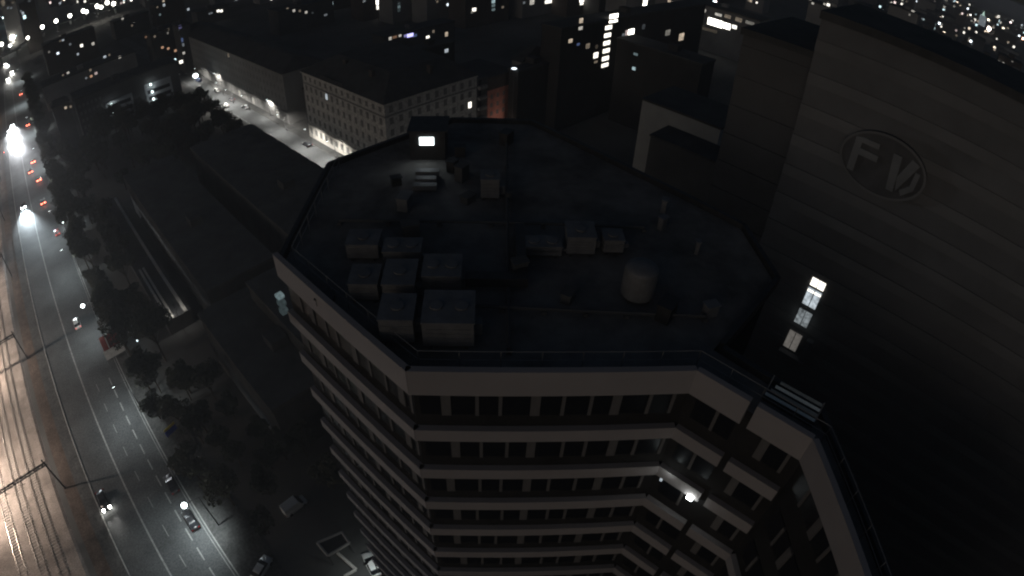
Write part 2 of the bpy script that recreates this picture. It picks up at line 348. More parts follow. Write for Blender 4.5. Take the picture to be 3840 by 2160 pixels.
LEV = [PZ] + [58.9-3.27*k for k in range(17)]
lit_loggia = glow('loggia_lamp', (.92, 1, 1), 14)
winmesh = {}
def ring_band(edges, z0, z1, dout, thick, name):
    for i in edges:
        p, u, w_, L = frame(i); segs = [(0, L)]
        if i == 2: segs = [(0, 2.62), (2.98, L)]
        for (a, c) in segs:
            MB().wall(p, u, w_, a-(.0 if a else .02), c+(.02 if c == L else 0), -thick, dout, z0, z1).obj(name, band_m, tw)
vis = (0, 1, 2, 3)
for zz, hh, st_ in ((59.5, .22, 1), (59.0, .3, 0), (58.4, .35, 0)): ubox('corner_light_box', lit('y', st_), tw, (-11.72, 24.02, zz), (.42, .42, hh), rad(45))
ring_band(vis, PZ-1.47, PZ, 0.0, .30, 'parapet_band')
for i in range(4, len(TP)):
    p, u, w_, L = frame(i)
    MB().wall(p, u, w_, 0, L, -.30, -.01, PZ-1.2, PZ-.55).obj('roof_upstand', pipe_m, tw)
for k in range(1, 12): ring_band(vis if k == 3 else (0, 1, 2), LEV[k]-.82, LEV[k], 0.0, .32, 'floor_band')
gm = {}
for k in range(0, 11):
    top = LEV[k]-(1.475 if k == 0 else .825); H_ = 1.62
    for i in vis:
        p, u, w_, L = frame(i)
        x = .38; j = k*3+i
        while x < L-.6:
            wd = (1.22, .92, 1.05, .84)[j % 4]; wd = min(wd, L-.3-x)
            big = (j % 3 == 1)
            if not (i == 2 and x < 2.98 and x+wd > 2.62):
                c = p+u*(x+wd/2)-w_*.315
                o = ubox('window_pane', glass_m, tw, (c.x, c.y, top-H_/2), (wd, .05, H_), math.atan2(u.y, u.x))
            pw = .42 if big else .16
            c = p+u*(x+wd+pw/2)-w_*.28
            if not (i == 2 and 2.3 < x+wd < 3.0) and x+wd+pw < L-.05: ubox('pier', pier_m, tw, (c.x, c.y, top-H_/2), (pw, .12, H_), math.atan2(u.y, u.x))
            x += wd+pw; j += 1
# lit loggia on the angled right facade
p, u, w_, L = frame(2)
def on_wall(px, py, off=0.0):                # pixel -> point on this facade (world)
    d = ray(px, py); o_ = Vector((0, 0)); k_ = ((p+w_*off).dot(w_))/(d.x*w_.x+d.y*w_.y); return Vector((d.x*k_, d.y*k_, CAM_Z+d.z*k_))
az = math.atan2(u.y, u.x)
q = on_wall(2587, 1866, .1); lm = MB().box(-.17, .17, -.09, .09, -.11, .11).obj('wall_lamp', lit_loggia, tw); lm.location = q; lm.rotation_euler = (0, 0, az)
spot(tw, (q.x+w_.x*.45, q.y+w_.y*.45, q.z+.1), (0, 0, -1), 7, (.9, 1, 1), kind='POINT', radius=.1)
q = on_wall(2480, 1797, -.2); ubox('lit_vent', lit('c', 2), tw, q, (.13, .1, .26), az)
q = on_wall(2500, 1790, .35); spot(tw, q, (0, 0, -1), 4, (.9, 1, 1), kind='POINT', radius=.1)
# lower wing added beside the tower to shade the foot of the slab
t = thing('shade_wing_block', 'added dark flat-roofed block in the bottom right corner, shading the slab', 'building', (14.9, -46, 0), 0)
MB().box(0, 24, 0, 50, 0, 49).obj('wall', greyw_m, t); MB().box(-.1, 24.2, -.2, 50.2, 49, 49.6).obj('roof', roof_m, t); MB().box(14, 19, 40, 46, 49.6, 52).obj('roof_hut', darkw_m, t)
# unseen block added behind the viewpoint to shade the lower storeys
t = thing('shade_block', 'plain unseen block added behind the viewpoint to cast shade', 'building', (-46, -64, 0), 0)
MB().box(0, 60, 0, 34, 0, 46).obj('wall', darkw_m, t); MB().box(-.2, 60.2, -.2, 34.2, 46, 46.6).obj('roof', pipe_m, t)
for k in range(13):
    for j in range(12): ubox('window', glass_m, t, (3+4.9*j, 34.02, 4+3.3*k), (1.6, .06, 1.6))
# roof guard rail
gr = MB(); ins = inset(TP, 1.0); Z0 = PZ-.88
for i in (len(TP)-1, 0, 1, 2, 3):
    a, c = Vector(ins[i]), Vector(ins[(i+1) % len(TP)]); L = (c-a).length; k = max(1, int(L/1.5))
    for zz in (.55, 1.05): gr.tube((a.x, a.y, Z0+zz), (c.x, c.y, Z0+zz), .022, k=5)
    for j in range(k+1): q = a.lerp(c, j/k); gr.tube((q.x, q.y, Z0), (q.x, q.y, Z0+1.05), .022, k=5)
gr.obj('guard_rail', metal_m, tw)
# plant on the roof
def plant(x0, x1, y0, y1, h, label, grille=True):
    t = thing('rooftop_unit', label, 'air conditioner', ((x0+x1)/2, (y0+y1)/2, Z0), 0, 'air handling units on the tower roof')
    a, c = (x1-x0)/2, (y1-y0)/2
    MB().box(-a, a, -c, c, .18, h).obj('casing', metal_m, t)
    MB().box(-a-.04, a+.04, -c-.04, c+.04, h, h+.06).obj('lid', metal_m, t)
    for sx in (-1, 1): MB().box(sx*a*.7-.06, sx*a*.7+.06, -c, c, 0, .178).obj('foot_rail', pipe_m, t)
    k = max(1, int(a*2/.9))
    for j in range(k):
        cx = -a+(j+.5)*2*a/k; MB().tube((cx, 0, h+.061), (cx, 0, h+.14), min(.30, c*.6), k=12).obj('fan_cowl', metal_m, t)
    MB().box(a+.002, a+.35, -c*.3, c*.1, .2, h*.55).obj('side_duct', metal_m, t)
    MB().tube((-a*.5, c, h*.4), (-a*.5, c+.5, .12), .06, k=6).obj('pipe', pipe_m, t)
    if grille:
        for j in range(4): MB().box(-a*.85, a*.85, -c-.03, -c-.001, .35+j*(h-.5)/4, .35+j*(h-.5)/4+.07).obj('louvre', metal_m, t)
PLANT = [(-7.3, -5.6, 24.0, 25.4, 1.0, 'leftmost rear air handling unit in the cluster on the tower roof'), (-5.2, -3.3, 23.2, 24.4, 1.15, 'rear air handling unit of the roof cluster beside the leftmost one'),
 (-6.5, -5.1, 20.7, 22.2, 1.1, 'small left air handling unit in the middle of the roof cluster'), (-4.8, -3.3, 20.4, 22.3, 1.35, 'middle air handling unit of the roof cluster'),
 (-3.0, -1.2, 21.1, 22.8, 1.3, 'right middle air handling unit of the roof cluster'), (-4.6, -3.1, 17.9, 19.6, 1.45, 'front left air handling unit nearest the front parapet'),
 (-2.7, -.5, 17.7, 19.8, 1.5, 'front right air handling unit nearest the front parapet'), (4.2, 5.7, 24.6, 26.1, 1.2, 'pale air handling unit right of the roof centre'),
 (6.2, 7.3, 24.8, 25.9, .9, 'small pale unit right of the roof centre'),
 (-.4, .7, 30.2, 31.4, 1.4, 'lone unit on the far half of the tower roof'), (2.0, 3.9, 24.4, 25.4, .7, 'low flat unit at the roof centre')]
for a in PLANT: plant(*a)
t = thing('water_tank', 'tall rounded pale tank at the right of the tower roof', 'tank', (7.4, 21.4, Z0), 0)
MB().tube((0, 0, .25), (0, 0, 1.7), .85, .85, 24).obj('shell', metal_m, t, False); MB().ball((0, 0, 1.7), .84, 20, 8, .35).obj('dome', metal_m, t, True)
for sx, sy in ((-.5, -.5), (.5, -.5), (.5, .5), (-.5, .5)): MB().tube((sx, sy, 0), (sx, sy, .249), .07, k=6).obj('leg', pipe_m, t)
du = MB().box(-1.0, 2.0, 21.6, 22.2, Z0+.3, Z0+.8).box(1.5, 2.0, 22.2, 26.5, Z0+.3, Z0+.8).obj('roof_duct', pipe_m); tag(du, 'bent dark duct between the units on the tower roof', 'duct')
for k in range(30):
    x, y = R.uniform(-9, 13), R.uniform(18, 39)
    if abs(x+4) < 3.6 and y < 26 or abs(x+4) < 1.6 and y > 30 or x+y > 42 or x-y < -43: continue
    t = thing('roof_vent', 'small vent stack in the dark clutter across the tower roof', 'vent', (x, y, Z0), R.uniform(0, 1.5), 'vents on the tower roof')
    h_ = R.uniform(.3, 1.1); w2 = R.uniform(.12, .5); mt_ = R.choice((metal_m, pipe_m, darkw_m))
    MB().box(-w2, w2, -w2*.7, w2*.7, 0, h_).obj('stack', mt_, t); MB().box(-w2-.06, w2+.06, -w2*.7-.06, w2*.7+.06, h_+.05, h_+.1).box(-.04, .04, -.04, .04, h_, h_+.05).obj('cowl', mt_, t)
for (a, c, lb) in (((-8.5, 27.5), (9, 27.2), 'long dark pipe run crossing the middle of the tower roof'), ((-1.2, 20.3), (10.5, 19.6), 'dark pipe run near the front parapet of the tower roof'), ((1.0, 17.5), (1.3, 38), 'dark pipe run from the front to the far side of the tower roof')):
    t = thing('roof_pipe', lb, 'pipe', (a[0], a[1], Z0), 0, 'pipe runs on the tower roof')
    d = Vector((c[0]-a[0], c[1]-a[1], 0)); MB().tube((0, 0, .28), (d.x, d.y, .28), .09, k=6).obj('pipe', darkw_m, t)
    for j in range(7): q = d*(j/6); MB().box(q.x-.12, q.x+.12, q.y-.12, q.y+.12, 0, .185).obj('support_block', darkw_m, t)
ph = thing('plant_room', 'small plant room with lit panel on the far part of the tower roof', 'roof hut', (-4.0, 35.6, Z0), 0)
MB().box(-1.3, 1.1, 0, 2.4, 0, 2.1).obj('wall', pipe_m, ph); MB().box(-1.45, 1.25, -.12, 2.55, 2.1, 2.2).obj('roof', pipe_m, ph)
MB().box(-.62, .34, -.07, -.003, 1.15, 1.7).obj('lit_panel', glow('panel_glow', (.90, 1, 1), 6), ph)
spot(ph, (-.15, -.35, 1.3), (0, -1, -.6), 16, (.85, .97, 1), 150, .8, .3)
for j, (y, hh, wd) in enumerate(((32.9, .5, 1.5), (32.0, .45, 1.3), (31.2, .4, 1.5))):
    t = thing('roof_bench', ('grey roof step just below the lit panel', 'middle grey roof step below the lit panel', 'lowest grey roof step below the lit panel')[j], 'roof step', (-3.9, y, Z0), 0, 'steps below the lit roof panel')
    MB().box(-wd/2, wd/2, 0, .5, .1, hh).obj('step_top', metal_m, t); MB().box(-wd/2+.1, wd/2-.1, .1, .4, 0, .098).obj('step_base', pipe_m, t)
# slatted unit at the roof edge above the angled facade
t = thing('slatted_screen', 'pale slatted metal screen at the roof edge on the right wing', 'screen', (12.85, 13.75, Z0), rad(-42))
MB().box(-1.3, 1.3, -.1, .75, 0, .25).obj('base_frame', pipe_m, t)
slat2_m = mat('darker_slat', (0.24, 0.27, 0.275), 0.6, 0.25, 1.5)  # darker tone for alternate slats
for j in range(4):
    o = MB().box(-1.25+.12*j, 1.25, -.03, .03, 0, .13).obj('slat', louvre_m if j in (0, 2) else slat2_m, t); o.location = (0, -.05+.22*j, .30+.12*j); o.rotation_euler = (rad(-55), 0, 0)
for x in (-1.28, 1.28): MB().tube((x, 0, .2), (x, .75, .85), .04, k=6).obj('side_rail', metal_m, t)

# ================================================================== RIGHT SLAB
wing_m = mat('wing_cladding', (0.075, 0.074, 0.075), 0.9, 0.2, 0.08)
NS_ = 55.2
sb = thing('slab_building', 'huge dark slab block filling the right side, with an oval emblem', 'building', W(NS_, 0, 0))
MB().box(0, 18, -90, 13.2, 0, 72.2).obj('wall', slab2_m, sb)
MB().box(-.15, 18.2, -90.2, 13.4, 72.2, 73.0).obj('roof', tin_m, sb)
MB().box(1.2, 18, 13.25, 21, 0, 68.0).obj('stair_wing', wing_m, sb); MB().box(1.0, 18.2, 13.4, 21.3, 68.0, 68.7).obj('wing_roof', tin_m, sb)
for k in range(20):
    z = 70.2-3.3*k
    MB().box(-.12, -.003, -90, 13.2, z-1.15, z).obj('floor_band', slab_m, sb)
    if k > 0: MB().box(1.08, 1.197, 13.4, 21, z-1.15, z).obj('floor_band', wing_m, sb)
a0, a1 = at_n(3049, 1038, NS_-.2), at_n(3098, 1065, NS_-.2); sa, sb2 = a1[1], a0[1]
stz = [(46.35, 45.35, lit('k', 3)), (45.0, 42.75, lit('c', 2)), (42.0, 40.0, glow('stair_dim', (.85, .95, 1), .30, False, .7)), (38.7, 36.2, glow('stair_dimmer', (1, .93, .85), .13, False, .3)), ]
for z1, z0, mt in stz:
    o = MB().box(-.19, -.125, sa, sb2, z0, z1).obj('stair_window', mt, sb)
    MB().box(-.25, -.192, (sa+sb2)/2-.04, (sa+sb2)/2+.04, z0, z1).obj('mullion', pipe_m, o)
MB().box(-.24, -.13, sa, sb2, 44.55, 44.8).obj('lit_lintel', lit('k', 3), sb)
for j in range(6): MB().box(-.9, -.3, sa-1.5+.14*j, sa-1.42+.14*j, 36.2, 39.0).obj('balcony_slat', emblem_m, sb)
MB().box(-1.0, -.13, sa-1.7, sb2+.2, 35.6, 35.9).obj('balcony', slab_m, sb)
spot(sb, (-.9, (sa+sb2)/2, 41), (0, 0, -1), 10, (.9, 1, 1), kind='POINT', radius=.2)
# oval emblem
em = thing('oval_emblem', 'large faint oval emblem with two pale letter shapes on the dark slab', 'emblem', W(NS_-.5, 3.6, 61.2), G45)
def ell(a, c, k=36): return [(a*math.cos(2*math.pi*j/k), c*math.sin(2*math.pi*j/k)) for j in range(k)]
def plate(mb, pts, x0, x1):                 # outline in (along wall, up), thickness along n
    return mb.hexa([(x1, p, q) for p, q in pts], [(x0, p, q) for p, q in pts])
plate(MB(), [(-p, q) for p, q in ell(4.5, 3.1)], -.15, .35).obj('oval_plate', emblemd_m, em)
rim = MB(); E1, E2 = ell(4.5, 3.1), ell(4.25, 2.85)
for j in range(36):
    q = (j+1) % 36; plate(rim, [(-E1[j][0], E1[j][1]), (-E1[q][0], E1[q][1]), (-E2[q][0], E2[q][1]), (-E2[j][0], E2[j][1])], -.22, -.152)
rim.obj('oval_rim', slab_m, em)
def stroke(pts): plate(MB(), [(-p, q) for p, q in pts], -.3, -.152).obj('letter_stroke', emblem_m, em)
stroke([(-3.3, -1.7), (-2.6, -1.7), (-2.6, 1.9), (-3.3, 1.7)]); stroke([(-2.6, .1), (-.7, .1), (-.7, .75), (-2.6, .75)]); stroke([(-2.6, 1.35), (-.9, 1.35), (-.9, 1.9), (-2.6, 1.9)])
stroke([(.6, 1.7), (1.5, 1.7), (1.75, -1.9), (1.0, -1.9)]); stroke([(2.5, 1.9), (3.4, 1.6), (1.95, -1.7), (1.65, -.3)]); stroke([(2.6, -1.9), (3.6, -.9), (3.7, .9), (3.2, 0.9), (3.1, -.6), (2.3, -1.4)])

# ================================================================== CREAM CORNER BUILDING
CN, CS0, CS1, CH = 82.3, 121.7, 168.2, 23.8
cb = thing('cream_corner_building', 'cream corner building with rows of dark windows on the lit side street', 'building', W(CN, CS0, 0))
LS, LN = CS1-CS0, 34.0
MB().box(0, LN, 0, LS, 0, CH).obj('wall', cream_m, cb)
MB().box(-.14, -.002, 0, LS, 0, 4.6).obj('plinth', plinth_m, cb)
MB().box(-.55, -.002, -.5, LS+.5, CH-.5, CH).box(-.002, LN, -.55, -.002, CH-.5, CH).obj('cornice', cream_m, cb)
MB().box(-.3, -.002, -.3, LS, CH-4.1, CH-3.75).box(-.002, LN, -.3, -.002, CH-4.1, CH-3.75).obj('string_course', greyw_m, cb)
MB().box(-.32, -.002, 0, LS, 4.6, 4.95).obj('string_course', cream_m, cb)
rf = MB().hexa([(-.7, -.7, CH+.004), (LN+.3, -.7, CH+.004), (LN+.3, LS+.6, CH+.004), (-.7, LS+.6, CH+.004)], [(9, 9, CH+5), (LN-5, 9, CH+5), (LN-5, LS-9, CH+5), (9, LS-9, CH+5)]).obj('roof', tin_m, cb)
for (x, y) in ((6, 14), (7, 30), (20, 5)): MB().box(x-.5, x+.5, y-.8, y+.8, CH+1.6, CH+5.2).obj('chimney', brickw_m, rf)
rows = [2.9, 7.3, 11.0, 14.7, 18.2, 21.7]
litw = at_n(1229, 379, CN)
def window(par, c, wdt, hgt, axis, pane_m):
    x, y, z = c
    fr = MB()
    if axis == 'n':
        o = ubox('window', pane_m, par, (x-.01, y, z), (.1, wdt, hgt)); s_ = (x-.09, y, z-hgt/2-.1); MB_ = (.22, wdt+.3, .14)
    else:
        o = ubox('window', pane_m, par, (x, y-.01, z), (wdt, .1, hgt)); s_ = (x, y-.09, z-hgt/2-.1); MB_ = (wdt+.3, .22, .14)
    ubox('sill', cream_m, par, s_, MB_)
    return o
winl = lit('k', 3)
for r, z in enumerate(rows):
    k = 14
    for j in range(k):
        y = 2.0+j*(LS-4)/(k-1); x = -.14 if r == 0 else 0
        mt = soft_glass
        if abs(CS0+y-litw[1]) < 1.7 and abs(z-litw[2]) < 1.9: mt = lit('c', 2)
        window(cb, (x, y, z), 1.25 if r else 1.6, (2.0, 2.0, 2.0, 2.0, 1.9, 1.5)[r], 'n', mt)
    for j in range(10):
        xx = 2.2+j*(LN-5)/9
        q = at_s(1749, 406, CS0)
        mt = lit('k', 3) if r == 3 and j == 9 else soft_glass
        window(cb, (xx, 0, z), 1.25, 1.9, 's', mt)
sg = MB()
sgn = at_n(1300, 320, CN-.6)
t = thing('rooftop_sign', 'thin dark rooftop sign board on the cream building\'s eave', 'sign', W(CN-.5, CS0+20, CH), G45)
for k in range(9): MB().box(-.08, .08, k*1.5, k*1.5+1.0, .5, 1.5).obj('sign_letter', pipe_m, t)
MB().box(-.03, .03, -.3, 13.3, .3, .42).obj('sign_rail', pipe_m, t)
# corner bay with dark balconies, salmon wall, pale column right of it
bn = CN+LN
t = thing('balcony_bay', 'dark bay with stacked pale balconies at the end of the cream building', 'building', W(bn+.1, CS0, 0))
MB().box(0, 4.4, 0, 14, 0, 22.4).obj('wall', darkw_m, t)
for k in range(5):
    o = MB().box(.3, 3.6, -1.1, -.003, 5.0+3.5*k, 5.9+3.5*k).obj('balcony', greyw_m, t)
    MB().box(.6, 1.8, -.04, -.004, 6.1+3.5*k, 7.8+3.5*k).obj('window', glass_m, t)
t = thing('salmon_house', 'low house with a dim salmon wall right of the cream building', 'house', W(bn+4.8, CS0, 0))
MB().box(0, 11.5, 0, 16, 0, 17.4).obj('wall', salmon_m, t)
MB().box(0, 11.5, -.15, -.003, 17.4, 21.4).box(0, 11.5, .0, 16, 17.402, 21.4).obj('upper_wall', brickw_m, t)
MB().box(-.3, 11.8, -.4, 16.3, 21.41, 22.0).obj('roof', tin_m, t)
for j in range(4):
    for k in range(3): ubox('window', soft_glass, t, (1.7+2.7*j, -.02, 9.2+2.9*k), (1.1, .1, 1.5))
spot(t, (5, -7, 5), (0, 1, .35), 470, (1, .72, .6), 120, .8, .4)
t = thing('pale_stair_tower', 'narrow pale stair tower right of the salmon wall', 'building', W(bn+18.8, CS0, 0))
MB().box(0, 3.2, 0, 4, 0, 16.2).obj('wall', cream_m, t); MB().box(-.2, 3.4, -.2, 4.2, 16.2, 16.5).obj('roof', tin_m, t)
for k in range(4): ubox('window', glass_m, t, (1.6, -.02, 3+3.4*k), (.9, .1, 1.2))

# grey street block beyond the cream building
gb = thing('grey_street_block', 'long plain grey block lit from the street beyond the cream building', 'building', W(CN, 184, 0))
MB().box(0, 18, 0, 130, 0, 19.5).obj('wall', greyw_m, gb); MB().hexa([(-.5, -.5, 19.5), (18.5, -.5, 19.5), (18.5, 130.5, 19.5), (-.5, 130.5, 19.5)], [(8, 6, 23), (10, 6, 23), (10, 124, 23), (8, 124, 23)]).obj('roof', tin_m, gb)
MB().box(-.3, -.003, 0, 130, 4.3, 4.7).obj('string_course', greyw_m, gb)
for j in range(40):
    for k in range(5): ubox('window', faint_glass, gb, (-.01, 2+3.2*j, 2.6+3.5*k), (.08, 1.1, 1.7))
for y, z in ((8, 1.7), (31, 1.7), (46, 1.8)): MB().box(-.1, -.06, y, y+2.4, .4, 3.1).obj('lit_shopfront', lit('k', 2), gb)
for px, py, h_ in ((857, 207, 1),):
    q = at_n(px, py, CN); MB().box(-.12, -.06, q[1]-184-.8, q[1]-184+.8, q[2]-.8, q[2]+.8).obj('lit_window', lit('w', h_), gb)
# gap house between
t = thing('passage_house', 'low dark house between the cream and the grey block', 'house', W(CN+7, 168.6, 0))
MB().box(0, 12, 0, 15, 0, 12).obj('wall', darkw_m, t); MB().hexa([(-.4, -.2, 12), (12.4, -.2, 12), (12.4, 15.2, 12), (-.4, 15.2, 12)], [(5.5, -.2, 15), (6.5, -.2, 15), (6.5, 15.2, 15), (5.5, 15.2, 15)]).obj('roof', tin_m, t)
MB().box(-.05, -.004, 5, 9, 0, 3.6).obj('gate', pipe_m, t)

# ================================================================== GENERIC CITY BUILDINGS
def city_block(label, n0, n1, s0, s1, h, wall=None, roof='flat', lights=(), rows_=None, group=None, name='city_block', plane='s', rm=None):
    tin_m = rm or MATS['dark_tin_roof']
    t = thing(name, label, 'building', W(n0, s0, 0), G45, group)
    w_ = n1-n0; l_ = s1-s0; wall = wall or darkw_m
    MB().box(0, w_, 0, l_, 0, h).obj('wall', wall, t)
    if roof == 'flat':
        MB().box(-.25, w_+.25, -.25, l_+.25, h, h+.7).obj('roof', tin_m, t)
        MB().box(w_*.4, w_*.4+3.2, l_*.35, l_*.35+3.5, h+.7, h+2.6).obj('roof_hut', wall, t)
    elif roof == 'gable_s':
        MB().hexa([(-.5, -.5, h), (w_+.5, -.5, h), (w_+.5, l_+.5, h), (-.5, l_+.5, h)], [(w_*.48, 1, h+w_*.22), (w_*.52, 1, h+w_*.22), (w_*.52, l_-1, h+w_*.22), (w_*.48, l_-1, h+w_*.22)]).obj('roof', tin_m, t)
    else:
        MB().hexa([(-.5, -.5, h), (w_+.5, -.5, h), (w_+.5, l_+.5, h), (-.5, l_+.5, h)], [(1, l_*.48, h+l_*.22), (w_-1, l_*.48, h+l_*.22), (w_-1, l_*.52, h+l_*.22), (1, l_*.52, h+l_*.22)]).obj('roof', tin_m, t)
    for (n, s, z, wd, ht, mt) in lights:
        if plane == 's': o = ubox('lit_window', mt, t, (n-n0, -.06, z), (wd, .1, ht))
        else: o = ubox('lit_window', mt, t, (-.06, s-s0, z), (.1, wd, ht))
    if rows_:
        for (axis, a0_, a1_, da, z0_, z1_, dz) in rows_:
            z = z0_
            while z < z1_:
                a = a0_
                while a < a1_:
                    ubox('window', glass_m, t, (a, -.03, z) if axis == 's' else (-.03, a, z), (1.3, .06, 1.5) if axis == 's' else (.06, 1.3, 1.5)); a += da
                z += dz
    return t
def px_block(label, xl, xr, ytop, dist, depth, lights, plane='s', wall=None, roof='flat', group=None, px=None, dim=None):
    """a block whose street facade spans photo columns xl..xr, its eave on row ytop at xl, standing `dist` metres away"""
    for l in lights:
        d = ray(l[0], l[1]); dist = min(dist, 75*math.hypot(d.x, d.y)/-d.z*(.97 if d.z < 0 else 1)) if d.z < 0 else dist
    xc = (xl+xr)/2; c = at_d(xc, ytop, dist)
    if plane == 's':
        pl = at_s(xl, ytop, c[1]); pr = at_s(xr, ytop, c[1]); n0, n1, s0, s1 = pl[0], pr[0], c[1], c[1]+depth; f = lambda x, y: at_s(x, y, s0)
    else:
        pl = at_n(xl, ytop, c[0]); pr = at_n(xr, ytop, c[0]); n0, n1, s0, s1 = c[0], c[0]+depth, pr[1], pl[1]; f = lambda x, y: at_n(x, y, n0)
    L = []
    for (x, y, wpx, hpx, hue, lv) in lights:
        q = f(x, y); m_ = dist*1.15*KA/1000
        sx = abs(f(x+wpx/2, y)[0 if plane == 's' else 1]-f(x-wpx/2, y)[0 if plane == 's' else 1]); sy = abs(f(x, y+hpx/2)[2]-f(x, y-hpx/2)[2])
        L.append((q[0], q[1], q[2], max(.5, sx), max(.5, sy), lit(hue, lv)))
    return city_block(label, n0, n1, s0, s1, max(4, c[2]), wall, roof, L, None, group, 'city_block', plane)
D = 9
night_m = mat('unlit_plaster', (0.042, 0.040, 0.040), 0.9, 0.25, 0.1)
# left half -------------------------------------------------------------
SB = 252.6
sbk = city_block('dark block with two lit stair bays beside the side street', 15.4, 63, SB, SB+14, 18.5, darkw_m, 'flat', name='stair_bay_block')
stair_wall = mat('stair_bay_plaster', (0.30, 0.31, 0.32), 0.9, 0.15, 0.2)
for (n0, n1, z0, z1, pts) in ((28.0, 40.5, 1.2, 12.5, ((419, 392), (424, 419))), (46.4, 59.0, 1.0, 13.5, ((565, 317), (571, 344), (576, 371)))):
    bay = MB().box(n0-15.4, n1-15.4, -.12, -.005, z0, z1).obj('stair_bay', stair_wall, sbk)
    for k in range(4): MB().box(n0-15.4+.3, n1-15.4-.3, -.5, -.125, z0+1.2+3*k, z0+2.0+3*k).obj('landing_rail', stair_wall, sbk)
    for k in range(3): MB().box(n0-15.4+1, n1-15.4-1, -.16, -.125, z0+2.05+3*k, z0+3.6+3*k).obj('landing_opening', glass_m, sbk)
    for (x, y) in pts:
        q = at_s(x, y, SB-.7); MB().ball((q[0]-15.4, -.7, q[2]), .6, 8, 5).obj('landing_lamp', glow('landing_glow', (.82, 1, .97), 3), sbk)
        spot(sbk, (q[0]-15.4, -1.5, q[2]), (0, 0, -1), 150, (.88, .98, 1), kind='POINT', radius=.2)
MB().box(-.02-.6, -.02, -.1, .5, 0, 18.2).obj('corner_downpipe', greyw_m, sbk)
for k in range(5):
    for j in range(6): ubox('window', faint_glass, sbk, (1.5+1.9*j, -.03, 2.5+3.2*k), (1.1, .06, 1.5))
px_block('grey block with a few lit windows behind the dark stair-bay block', 140, 520, 260, 330, 14, [(393, 213, 11, 9, 'c', 2), (449, 214, 10, 9, 'k', 2), (255, 273, 10, 8, 'k', 2), (339, 263, 9, 9, 'w', 1), (360, 275, 11, 9, 'r', 2), (342, 286, 10, 9, 'o', 2), (323, 293, 8, 8, 'c', 1), (410, 206, 7, 8, 'w', 1), (236, 282, 8, 6, 'w', 1)], 's', greyw_m)
px_block('dark low house with one lit window left of the stair-bay block', 190, 262, 392, 236, 8, [(246, 404, 10, 9, 'w', 2), (265, 400, 9, 9, 'w', 1)], 's', darkw_m, 'gable_n')
px_block('wide dark block with scattered lights under the chain of lamps', 150, 360, 140, 470, 14, [(236, 150, 9, 8, 'c', 2), (263, 166, 9, 8, 'c', 1), (306, 171, 11, 11, 'k', 3), (349, 164, 11, 11, 'k', 2), (217, 200, 10, 8, 'c', 3), (292, 203, 8, 8, 'c', 2), (184, 195, 8, 8, 'k', 1), (226, 152, 8, 8, 'w', 1)], 's', brickw_m)
px_block('dark block with pale lights above the grey lit one', 420, 560, 66, 520, 16, [(460, 72, 9, 9, 'k', 2), (495, 96, 7, 7, 'w', 1)], 's', darkw_m)
px_block('dark block with three orange shop lights at the head of the side street', 560, 668, 118, 420, 14, [(609, 178, 10, 8, 'o', 2), (631, 182, 9, 8, 'o', 2), (658, 190, 10, 9, 'o', 2), (629, 124, 7, 8, 'k', 1), (580, 137, 8, 8, 'w', 1), (632, 110, 7, 8, 'w', 1), (547, 139, 8, 7, 'o', 1)], 's', darkw_m)
px_block('narrow dark block with a bluish lit stair strip by the side street', 668, 712, 96, 440, 12, [(675, 101, 12, 14, 'v', 1), (683, 150, 8, 16, 'b', 1), (687, 168, 8, 12, 'c', 1), (689, 199, 9, 9, 'k', 2), (679, 232, 14, 12, 'k', 3), (656, 224, 9, 9, 'y', 3)], 's', darkw_m)
px_block('tower block near the top left with lit stair strip', 68, 130, 8, 560, 14, [(78, 42, 8, 8, 'c', 1), (86, 50, 9, 12, 'c', 2), (92, 64, 11, 14, 'y', 3), (110, 3, 10, 8, 'c', 1)], 's', brickw_m)
px_block('dim block at the top left corner with grey lights', 0, 62, 14, 640, 14, [(12, 12, 14, 24, 'w', 1), (30, 30, 9, 9, 'c', 1), (42, 30, 8, 8, 'c', 1), (47, 8, 10, 8, 'w', 1)], 's', greyw_m)
px_block('dark block with two stacked lights near the top edge', 575, 690, 8, 640, 16, [(613, 4, 8, 7, 'w', 2), (615, 19, 9, 10, 'c', 2), (706, 35, 9, 9, 'c', 2), (600, 55, 8, 8, 'y', 1), (590, 27, 7, 6, 'w', 1)], 's', brickw_m)
px_block('low dark block with a bright pair of lamps near the top edge', 735, 860, 34, 520, 14, [(818, 41, 10, 9, 'k', 3), (830, 41, 10, 9, 'k', 3), (790, 50, 16, 6, 'c', 1)], 's', darkw_m)
px_block('long low block with four dim lights in a row near the top', 1040, 1250, 22, 430, 14, [(1078, 33, 8, 8, 'w', 1), (1102, 40, 9, 9, 'k', 2), (1124, 41, 8, 8, 'w', 1), (1148, 46, 9, 9, 'k', 2), (1221, 56, 12, 7, 'c', 1), (1172, 48, 7, 6, 'c', 0)], 's', darkw_m)
